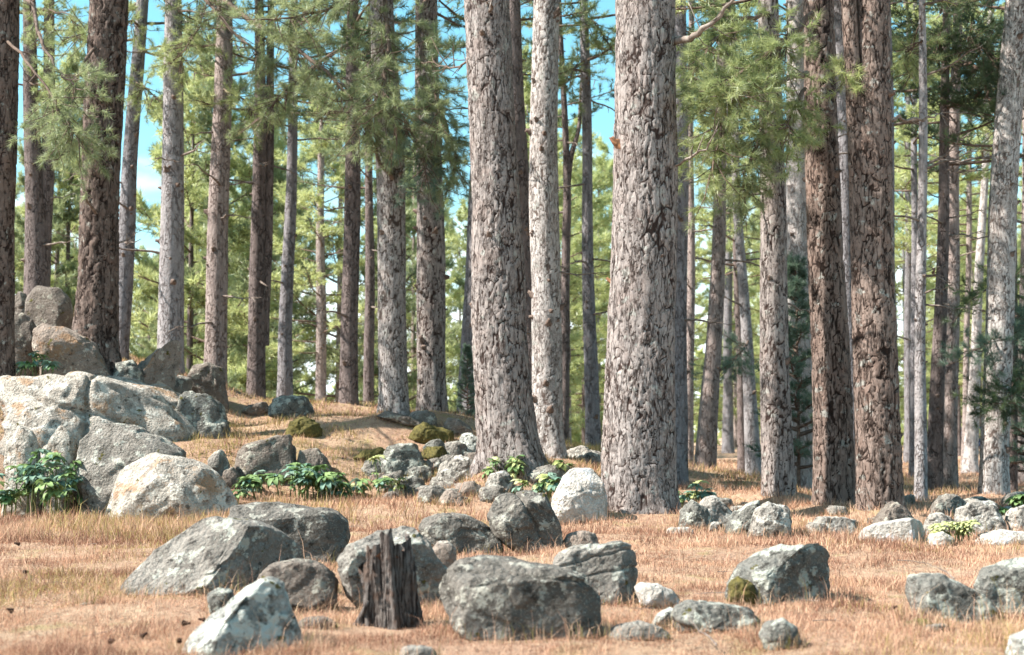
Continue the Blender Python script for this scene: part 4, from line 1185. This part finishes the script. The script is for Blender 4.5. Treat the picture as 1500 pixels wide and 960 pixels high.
R_('pale flat stone in the dry grass before the thickest trunk', [(966, 782), (985, 773), (1010, 773), (1022, 780), (1000, 787)], 17.4, .6, 'white', 2.4, (), 3)
# loose stones: the jumble below the mound and the band to the right
rgs = random.Random(21)
for k in range(74):
    if k < 38:
        px_, py_ = rgs.uniform(545, 735), rgs.uniform(668, 740); d_ = 24.4 - (py_ - 655) / 85 * 3.6
        lab, grp = 'small angular grey stone of the jumble below the mound', 'angular stones of the jumble below the mound'
        ww = rgs.uniform(22, 50)
    else:
        px_, py_ = rgs.uniform(1005, 1500), rgs.uniform(742, 790); d_ = gd(py_)
        lab, grp = 'low flattish stone half sunk in the band of rubble near the trunks', 'low stones of the band near the trunks'
        ww = rgs.uniform(16, 48)
    hh = ww * rgs.uniform(.38, .66)
    ol = []
    for q in range(9):
        a_ = q / 9 * 6.283 + rgs.uniform(-.25, .25); k_ = rgs.uniform(.75, 1.1)
        ol.append((px_ + math.cos(a_) * ww * .5 * k_, py_ - hh * .4 - math.sin(a_) * hh * .5 * k_))
    R_(lab, ol, d_, rgs.uniform(.6, 1), rgs.choice(['grey', 'slate', 'slate', 'pinkish', 'brown', 'grey'] if k < 38 else ['speckled', 'grey', 'grey', 'speckled', 'slate']), 2.8, (), 3, 1.0, name='stone', cat='stone', smooth_n=2, group=grp)
# moss cushions
for lab, ol, d_ in [('olive moss cushion on the shaded slope of the knoll', [(408, 635), (418, 617), (445, 612), (468, 620), (474, 638), (440, 642)], 25.4),
                    ('olive moss patch above the grey rubble boulder', [(515, 672), (530, 660), (556, 655), (570, 668), (550, 682)], 23.1),
                    ('olive moss pad on the left foot of the lichen-topped boulder', [(1068, 884), (1070, 856), (1082, 843), (1102, 856), (1112, 872), (1106, 888)], 10.22),
                    ('olive moss tuft at the foot of the blue-grey wedge boulder', [(1324, 932), (1332, 914), (1360, 908), (1378, 918), (1364, 938)], 8.8),
                    ('olive moss ledge behind the speckled slab by the trunk', [(610, 668), (625, 654), (648, 655), (660, 668), (635, 675)], 23.0),
                    ('brownish moss hump at the bend of the slope', [(590, 640), (620, 620), (660, 632), (664, 650), (620, 652)], 24.3)]:
    R_(lab, ol, d_, .8, MOSS, 2.3, (), 4, 1.4, name='moss_cushion', cat='moss')

# ------------------------------------------------------------------ weathered stump


def stump():
    d = 9.2
    b = pix(578, 932, d)
    rt = tag(link('stump', None, None, b), 'weathered broken tree stump with grooved grey-brown wood and jagged top', 'stump')
    H = 0.60
    seg, rings = 96, 70
    th = np.linspace(0, 2 * np.pi, seg, endpoint=False)
    u = np.linspace(-.12, 1, rings)
    TH, U = np.meshgrid(th, u)
    top = .96 + .15 * np.sin(TH + 2.6) + .08 * np.sin(TH * 3 + 1.2) + .17 * vn(np.stack([np.cos(TH.ravel()) * 4, np.sin(TH.ravel()) * 4, 0 * TH.ravel()], 1), 4).reshape(TH.shape)
    Z = U * H * np.where(U > 0, 1 + (top - 1) * U, 1)
    r = .138 + .055 * np.exp(-np.clip(U, 0, 1) / .16) + .02 * np.clip(U - .6, 0, 1)
    lobes = .018 * np.cos(TH * 5 + 1) * (1 - .4 * U)
    P0 = np.stack([np.cos(TH) * 9, np.sin(TH) * 9, U * .9], -1).reshape(-1, 3)
    gro = vn(P0, 8).reshape(TH.shape) * .028 + vn(P0 * np.array([2.4, 2.4, 2]), 9).reshape(TH.shape) * .014
    Pg = P0 * np.array([.9, .9, .5]) + 5
    gro -= .030 * (1 - np.clip(np.abs(vn(Pg, 12)) / .22, 0, 1)).reshape(TH.shape)
    gro += .022 * vn(np.stack([np.cos(TH.ravel()) * 1.6, np.sin(TH.ravel()) * 1.6, U.ravel() * 3], 1), 14).reshape(TH.shape) + .008 * vn(P0 * np.array([6, 6, 30]), 15).reshape(TH.shape)
    r = r + lobes + gro
    X = np.cos(TH) * r * 1.1 - .05 * np.clip(U, 0, 1); Y = np.sin(TH) * r
    V = np.stack([X, Y, Z], -1).reshape(-1, 3)
    a = np.arange(rings - 1)[:, None] * seg + np.arange(seg)[None, :]
    b2 = np.arange(rings - 1)[:, None] * seg + (np.arange(seg)[None, :] + 1) % seg
    Fq = np.stack([a, b2, b2 + seg, a + seg], -1).reshape(-1, 4)
    t = NT('stump_wood')
    tc = t.n('TexCoord').outputs['Object']
    mpn = t.n('Mapping', {'Vector': tc, 'Scale': (1, 1, .09)}).outputs[0]
    n1 = t.noise(mpn, 60, 5, .6); n2 = t.noise(tc, 7, 4)
    c = t.mix(t.rng(n1, .38, .62), (.024, .017, .015), (.15, .13, .118))
    c = t.mix(t.rng(n2, .5, .66, 0, .7), c, (.10, .062, .045))
    bp = t.n('Bump', {'Strength': .9, 'Distance': .02, 'Height': n1})
    m = t.bsdf(c, .9, bp.outputs[0])
    link('stump_wood', mesh_np('stump_wood', V, Fq, [m]), rt)
    # rotten heart, sunk below the rim
    k = 24
    ring = [(.128 * math.cos(x) * 1.05 - .05, .128 * math.sin(x), H * .90 + .03 * math.sin(3 * x)) for x in np.linspace(0, 2 * np.pi, k, endpoint=False)]
    inn = [(.06 * math.cos(x) - .05, .06 * math.sin(x), H * .82 + .03 * math.cos(5 * x)) for x in np.linspace(0, 2 * np.pi, k, endpoint=False)]
    V2 = np.array(ring + inn + [(-.05, 0, H * .78)])
    T2 = []
    for j in range(k):
        q = (j + 1) % k
        T2 += [(j, q, k + q), (j, k + q, k + j), (k + j, k + q, 2 * k)]
    link('heartwood', mesh_np('heartwood', V2, np.array(T2), [flat_mat('rotten_heart', (.16, .085, .05), (.07, .04, .03), 25)]), rt)
    # splinter leaning out at the left foot
    for (x0, z0, x1, z1, rr) in ((-.30, -.05, -.17, .24, .045), (-.24, -.05, -.15, .38, .03), (.19, -.06, .14, .16, .04)):
        n = 7
        s = np.linspace(0, 1, n)
        pts = np.stack([x0 + (x1 - x0) * s, -.07 + .02 * np.sin(s * 4), z0 + (z1 - z0) * s], 1)
        V, Tt = tube(pts, rr * (1 - .75 * s), 8)
        V = V + .010 * np.stack([vn(V * 30, 1), vn(V * 30, 2), vn(V * 30, 3)], 1)
        B = Bag(); B.add(V, Tt)
        link('splinter', B.mesh('splinter', [m]), rt)


stump()

# ------------------------------------------------------------------ hellebores: stems and hand-shaped leaves


def leaf_mesh(name, mat, seed):
    rng = np.random.default_rng(seed)
    B = Bag()
    for k, az in enumerate((-.95, -.35, .3, .9)):
        L = .17 * rng.uniform(.8, 1.1); w = .034
        d = np.array([math.cos(az), math.sin(az), 0]); s = np.array([-d[1], d[0], 0])
        st = [0, .3, .65, 1.0]; ww = [.2, 1, .8, 0]
        drop = [0, .02, .0, -.06]
        V, Tt = [], []
        for q in range(4):
            c = d * L * st[q] + np.array([0, 0, drop[q]])
            V += [c - s * w * ww[q] + [0, 0, .010 * ww[q]], c, c + s * w * ww[q] + [0, 0, .010 * ww[q]]]
        for q in range(3):
            a = q * 3
            Tt += [(a, a + 1, a + 4), (a, a + 4, a + 3), (a + 1, a + 2, a + 5), (a + 1, a + 5, a + 4)]
        B.add(np.array(V), np.array(Tt))
    return B.mesh(name, [mat], False)


LV = {k: [leaf_mesh('leaf', LEAF[k], 3 + j) for j in range(3)] for k in LEAF}


def plant(label, spots, d, n, cols, seed, hmax=.5, scale=1.0):
    """spots: (px0, px1, py_top, py_base) area of the photo covered by the plant"""
    rgl = random.Random(seed)
    x0, x1, yt, yb = spots
    c = pix((x0 + x1) / 2, yb, d)
    rt = tag(link('hellebore', None, None, c), label, 'plant', 'hellebore plants among the rocks')
    wid = (x1 - x0) / F * d; hh = (yb - yt) / F * d
    nst = max(4, n // 5)
    for k in range(nst):
        bx = (rgl.random() - .5) * wid * .9; by = (rgl.random() - .5) * min(wid * .6, .9)
        zg = float(height([c[0] + bx], [c[1] + by])[0]) - c[2]
        prof = 1 - .5 * abs(bx) / (wid * .5)
        h = hh * prof * rgl.uniform(.55, 1.0)
        lean = (rgl.uniform(-.12, .12), rgl.uniform(-.2, .05))
        zb = min(zg, 0) if zg < .3 else 0
        V, Tt = tube(np.array([[bx, by, zb - .05], [bx + lean[0] * .4, by + lean[1] * .4, h * .55], [bx + lean[0], by + lean[1], h]]), np.array([.012, .010, .006]), 5)
        B = Bag(); B.add(V, Tt)
        link('stem', B.mesh('stem', [STEM]), rt)
        m = n // nst
        for q in range(m):
            u = 1 - .6 * (q / m) * rgl.random()
            o = link('leaf', rgl.choice(LV[rgl.choice(cols)]), rt)
            o.location = (bx + lean[0] * u, by + lean[1] * u, h * u)
            s = scale * rgl.uniform(.65, 1.5)
            o.rotation_euler = (rgl.uniform(-.4, .4), rgl.uniform(-.5, .35), q * 2.4 + rgl.random())
            o.scale = (s, s, s)


plant('wide low bed of dark green hand-shaped leaves in front of the pointed brown boulder', (345, 515, 668, 744), 21.3, 170, ['green', 'green', 'blue'], 1)
plant('bushy blue-green hellebore at the photo edge below the giant boulder', (-20, 128, 655, 762), 20.0, 120, ['green', 'blue', 'green'], 2, scale=1.1)
plant('small tuft of leaves growing on top of the giant boulder', (18, 85, 513, 552), 23.6, 34, ['green', 'blue'], 3, scale=.8)
plant('pale straggly hellebore between the leafy bed and the rubble', (518, 600, 672, 742), 21.6, 40, ['blue', 'yellow', 'green'], 4, scale=.9)
plant('low leafy tuft against the foot of the big leaning trunk', (712, 768, 664, 712), 20.4, 30, ['green', 'yellow'], 5, scale=.85)
plant('green clump left of the white boulder', (742, 830, 690, 735), 19.6, 48, ['green', 'blue', 'yellow'], 6, scale=.9)
plant('thin green leaves on the slab behind the white boulder', (800, 880, 668, 698), 20.6, 24, ['green', 'yellow'], 7, scale=.8)
plant('drooping hellebore with faded leaves right of the thickest trunk', (988, 1034, 698, 750), 20.2, 34, ['green', 'blue', 'yellow'], 8, scale=.9)
plant('bright yellow-green sunlit plant among the pale stones', (1378, 1432, 748, 796), 16.0, 46, ['yellow'], 9, scale=.6)
plant('green leafy tuft at the photo edge beyond the stone heap', (1470, 1520, 722, 762), 19.6, 30, ['green'], 10, scale=.9)

# ------------------------------------------------------------------ far picnic spot past the trees
def boxm(B, c, s):
    c = np.array(c, float); s = np.array(s, float) / 2
    V = np.array([[x, y, z] for x in (-1, 1) for y in (-1, 1) for z in (-1, 1)]) * s + c
    Tt = [(0, 1, 3), (0, 3, 2), (4, 6, 7), (4, 7, 5), (0, 4, 5), (0, 5, 1), (2, 3, 7), (2, 7, 6), (0, 2, 6), (0, 6, 4), (1, 5, 7), (1, 7, 3)]
    B.add(V, np.array(Tt))


def car(label, px_, py_, d, col, yaw):
    b = pix(px_, py_, d); b[2] = float(height([b[0]], [d])[0])
    rt = tag(link('parked_car', None, None, b), label, 'car', 'cars parked beyond the wood'); rt.rotation_euler = (0, 0, yaw)
    prof = [(-2.1, .35), (-2.15, .75), (-1.75, .95), (-1.1, 1.0), (-.6, 1.45), (.7, 1.5), (1.5, 1.02), (2.05, .9), (2.15, .6), (2.1, .35)]
    V = np.array([[x, y, z] for y in (-.82, -.72, .72, .82) for x, z in [(px2 * (1 if abs(y) < .8 else .97), pz if abs(y) < .8 else min(pz, .98)) for px2, pz in prof]])
    n = len(prof); Tt = []
    for r in range(3):
        for j in range(n):
            p, q = r * n + j, r * n + (j + 1) % n
            Tt += [(p, q, q + n), (p, q + n, p + n)]
    for r in (0, 3):
        Tt += [(r * n, r * n + j, r * n + j + 1) for j in range(1, n - 1)]
    B = Bag(); B.add(V, np.array(Tt))
    t = NT('car_paint'); m = t.bsdf(col, .3, None, .5)
    link('body', B.mesh('body', [m], False), rt)
    t = NT('car_glass'); g = t.bsdf((.03, .04, .05), .1, None, .5)
    for y in (-.80, .80):
        B = Bag(); boxm(B, (.1, y, 1.2), (1.3, .05, .32)); link('window', B.mesh('window', [g], False), rt)
    t = NT('car_tyre'); ty = t.bsdf((.03, .03, .03), .8)
    for x in (-1.3, 1.3):
        for y in (-.78, .78):
            B = Bag(); V, Tt = tube(np.array([[x, y - .1, .32], [x, y + .1, .32]]), .32, 16); B.add(V, Tt); link('wheel', B.mesh('wheel', [ty], False), rt)


car('dark blue car half hidden behind the pale distant pine', 1412, 664, 85, (.03, .06, .16), .3)
car('dull red car at the photo edge beyond the trees', 1512, 668, 78, (.35, .08, .06), .1)

# ------------------------------------------------------------------ dry grass (nobody could count it) and litter
rng = np.random.default_rng(9)


def grass(name, n, dmin, dmax, segs, hmul, label, wk, clump=True):
    d = dmin * (dmax / dmin) ** rng.random(n)
    X = (rng.uniform(-1030, 1030, n)) / F * d
    if dmin < 12:
        X = X + rng.normal(size=n) * .1
    Z = height(X, d)
    P3 = np.stack([X, d, 0 * X], 1)
    big = fbm(P3 * .55, 41, 3); cl = fbm(P3 * 2.6, 42, 3)
    slope = np.clip((Z - .25) / .5, 0, 1)
    if not clump:
        cl = cl * .2; big = big * .5 + .1
    keep = rng.random(n) < np.clip(.68 + 1.0 * cl + .3 * slope, .34, 1)
    X, d, Z, big, cl, slope = X[keep], d[keep], Z[keep], big[keep], cl[keep], slope[keep]
    n = len(X)
    h = hmul * (.5 + .7 * rng.random(n)) * np.clip(.9 + 1.3 * cl + .7 * big, .4, 2.0)
    az = rng.uniform(0, 6.28, n); ln = np.abs(rng.normal(size=n)) * .62 + .12
    lx = np.cos(az) * ln; ly = np.sin(az) * ln
    fa = rng.uniform(0, 6.28, n)
    w = wk * d
    sx_, sy_ = np.cos(fa) * w / 2, np.sin(fa) * w / 2
    tint = rng.random(n)
    pink = np.array([.54, .305, .21]); straw = np.array([.60, .43, .29]); dark = np.array([.24, .125, .085]); oliv = np.array([.34, .27, .11])
    c = pink * (1 - tint[:, None]) + straw * tint[:, None]
    rus = fbm(P3[keep] * 1.3, 47, 3)
    m = (rng.random(n) < .16 + np.clip(rus * 2.2, 0, .5))[:, None]
    c = np.where(m, dark, c)
    og = np.clip((big - .12) * 4, 0, 1) * .4 + slope * .42
    og = (rng.random(n) < np.clip(og, 0, .85))[:, None]
    c = np.where(og, oliv * (.75 + .7 * tint[:, None]), c)
    base = np.stack([X, d, Z - .02], 1)
    if segs == 2:
        V = np.empty((n, 5, 3)); s = np.stack([sx_, sy_, 0 * sx_], 1)
        mid = base + np.stack([lx * h * .35, ly * h * .35, h * .6], 1)
        V[:, 0] = base - s; V[:, 1] = base + s; V[:, 2] = mid + s * .8; V[:, 3] = mid - s * .8
        V[:, 4] = base + np.stack([lx * h, ly * h, h * (1 - .25 * ln)], 1)
        o = np.arange(n)[:, None] * 5
        Tt = np.concatenate([o + np.array([[0, 1, 2]]), o + np.array([[0, 2, 3]]), o + np.array([[3, 2, 4]])])
        k = 5
    else:
        V = np.empty((n, 3, 3)); s = np.stack([sx_, sy_, 0 * sx_], 1)
        V[:, 0] = base - s; V[:, 1] = base + s; V[:, 2] = base + np.stack([lx * h * .8, ly * h * .8, h], 1)
        Tt = np.arange(n * 3).reshape(-1, 3); k = 3
    o = link(name, mesh_np(name, V.reshape(-1, 3), Tt, [GRASSM], None, {'col': np.repeat(c, k, 0)}, False))
    tag(o, label, None, None, 'stuff')


grass('dry_grass', 330000, 7.0, 16, 2, .078, 'dry pinkish grass covering the near meadow', .00037)
grass('dry_grass', 400000, 15, 60, 1, .12, 'dry straw grass on the slope and farther ground', .00062)

grass('short_grass', 420000, 7.0, 26, 1, .048, 'short withered grass stubble covering the bare ground', .00046, False)
grass('tall_grass', 6500, 7.6, 20, 2, .26, 'tall pale straw stalks standing among the boulders', .00034)

# grass tufts crowding the feet of the boulders, and fallen needles
P_, A_ = [], []
for fx_, fy_, hw, hd, zb_ in FOOT:
    m = int(320 * (hw + .12) * (9 / max(fy_ - hd, 7)) ** .5)
    th_ = rng.uniform(-np.pi * 1.04, np.pi * .04, m)
    k_ = 1.0 + np.abs(rng.normal(size=m)) * .10
    x_ = fx_ + np.cos(th_) * hw * k_; y_ = fy_ + np.sin(th_) * hd * k_
    P_.append(np.stack([x_, y_], 1))
P_ = np.concatenate(P_); n = len(P_)
zz = height(P_[:, 0], P_[:, 1])
h = rng.uniform(.05, .17, n) * (1 + .6 * (rng.random(n) < .12))
az = rng.uniform(0, 6.28, n); ln = np.abs(rng.normal(size=n)) * .5 + .1
fa = rng.uniform(0, 6.28, n); w = .0004 * P_[:, 1]
base_ = np.stack([P_[:, 0], P_[:, 1], zz - .02], 1); sd = np.stack([np.cos(fa) * w / 2, np.sin(fa) * w / 2, 0 * w], 1)
V = np.empty((n, 5, 3)); mid = base_ + np.stack([np.cos(az) * ln * h * .3, np.sin(az) * ln * h * .3, h * .6], 1)
V[:, 0] = base_ - sd; V[:, 1] = base_ + sd; V[:, 2] = mid + sd * .8; V[:, 3] = mid - sd * .8
V[:, 4] = base_ + np.stack([np.cos(az) * ln * h, np.sin(az) * ln * h, h * (1 - .25 * ln)], 1)
o_ = np.arange(n)[:, None] * 5
Tt = np.concatenate([o_ + np.array([[0, 1, 2]]), o_ + np.array([[0, 2, 3]]), o_ + np.array([[3, 2, 4]])])
tt = rng.random(n)[:, None]
cc = np.where(rng.random(n)[:, None] < .25, np.array([.22, .19, .075]), np.array([.50, .285, .195]) * (1 - tt) + np.array([.58, .43, .29]) * tt)
tag(link('edge_grass', mesh_np('edge_grass', V.reshape(-1, 3), Tt, [GRASSM], None, {'col': np.repeat(cc, 5, 0)}, False)), 'dry grass crowding round the feet of the boulders', None, None, 'stuff')
n = 60000
d_ = 7 * (34 / 7) ** rng.random(n); x_ = rng.uniform(-1000, 1000, n) / F * d_
kp = fbm(np.stack([x_, d_, 0 * x_], 1) * .9, 61, 3) > rng.normal(size=n) * .12 - .02
d_, x_ = d_[kp], x_[kp]; n = len(d_)
z_ = height(x_, d_) + rng.uniform(.004, .035, n)
az = rng.uniform(0, 6.28, n); L_ = rng.uniform(.06, .13, n); w = .00042 * d_
dv = np.stack([np.cos(az) * L_, np.sin(az) * L_, rng.normal(size=n) * .012], 1); sd = np.stack([-np.sin(az) * w, np.cos(az) * w, 0 * w], 1)
c0 = np.stack([x_, d_, z_], 1)
V = np.empty((n, 3, 3)); V[:, 0] = c0 - sd; V[:, 1] = c0 + sd; V[:, 2] = c0 + dv
cc = np.array([.17, .085, .05]) + rng.random((n, 1)) * np.array([.22, .13, .085])
tag(link('needle_litter', mesh_np('needle_litter', V.reshape(-1, 3), np.arange(n * 3).reshape(-1, 3), [GRASSM], None, {'col': np.repeat(cc, 3, 0)}, False)), 'fallen russet pine needles scattered over the ground', None, None, 'stuff')

# pine cones and twigs lying about
ck = Bag()
for k in range(6):
    z = k * .011
    V, Tt = tube(np.array([[0, 0, z], [0, 0, z + .010], [0, 0, z + .016]]), np.array([.012, .028 * (1 - k / 7.5), .010]), 7)
    ck.add(V, Tt)
cone_me = ck.mesh('pine_cone', [flat_mat('cone_brown', (.07, .035, .022), (.035, .018, .012), 60)])
rgc = random.Random(12)
for k in range(18):
    py_ = rgc.choice([rgc.uniform(790, 955), rgc.uniform(880, 955)]); d_ = gd(py_)
    X = (rgc.uniform(0, 1500) - 750) / F * d_
    o = link('pine_cone', cone_me, None, (X, d_, float(height([X], [d_])[0]) + .05))
    o.rotation_euler = (1.4 + rgc.uniform(-.3, .3), 0, rgc.uniform(0, 6.28))
    s = rgc.uniform(.6, .95); o.scale = (s, s, s)
    tag(o, 'small dark pine cone lying in the dry pink grass', 'pine cone', 'pine cones scattered in the grass')
for k in range(26):
    py_ = rgc.uniform(770, 955); d_ = gd(py_); X = (rgc.uniform(0, 1500) - 750) / F * d_
    o = link('twig', DEADS[k % 4], None, (X, d_, float(height([X], [d_])[0]) + .05))
    l_ = rgc.uniform(.12, .34)
    o.scale = (l_, l_, l_ * .5); o.rotation_euler = (rgc.uniform(-.3, .3), rgc.uniform(-.1, .1), rgc.uniform(0, 6.28))
    tag(o, 'dry fallen twig lying in the meadow grass', 'twig', 'dry twigs fallen in the meadow grass')
for k, (px_, py_, l_, a_, lab) in enumerate([(1050, 945, .26, 2.4, 'short dark twig in the grass below the long low rock'),
                                             (1398, 848, .22, 1.9, 'thin curved twig propped on the blue-grey wedge boulder'),
                                             (700, 925, .3, .3, 'pale twig lying at the foot of the dark block')]):
    d_ = gd(py_) if k != 1 else 9.4
    b = pix(px_, py_, d_)
    o = link('twig', DEADS[k], None, (b[0], d_, max(b[2], float(height([b[0]], [d_])[0]) + .05)))
    o.scale = (l_, l_, l_); o.rotation_euler = (0, -.5, a_)
    tag(o, lab, 'twig')
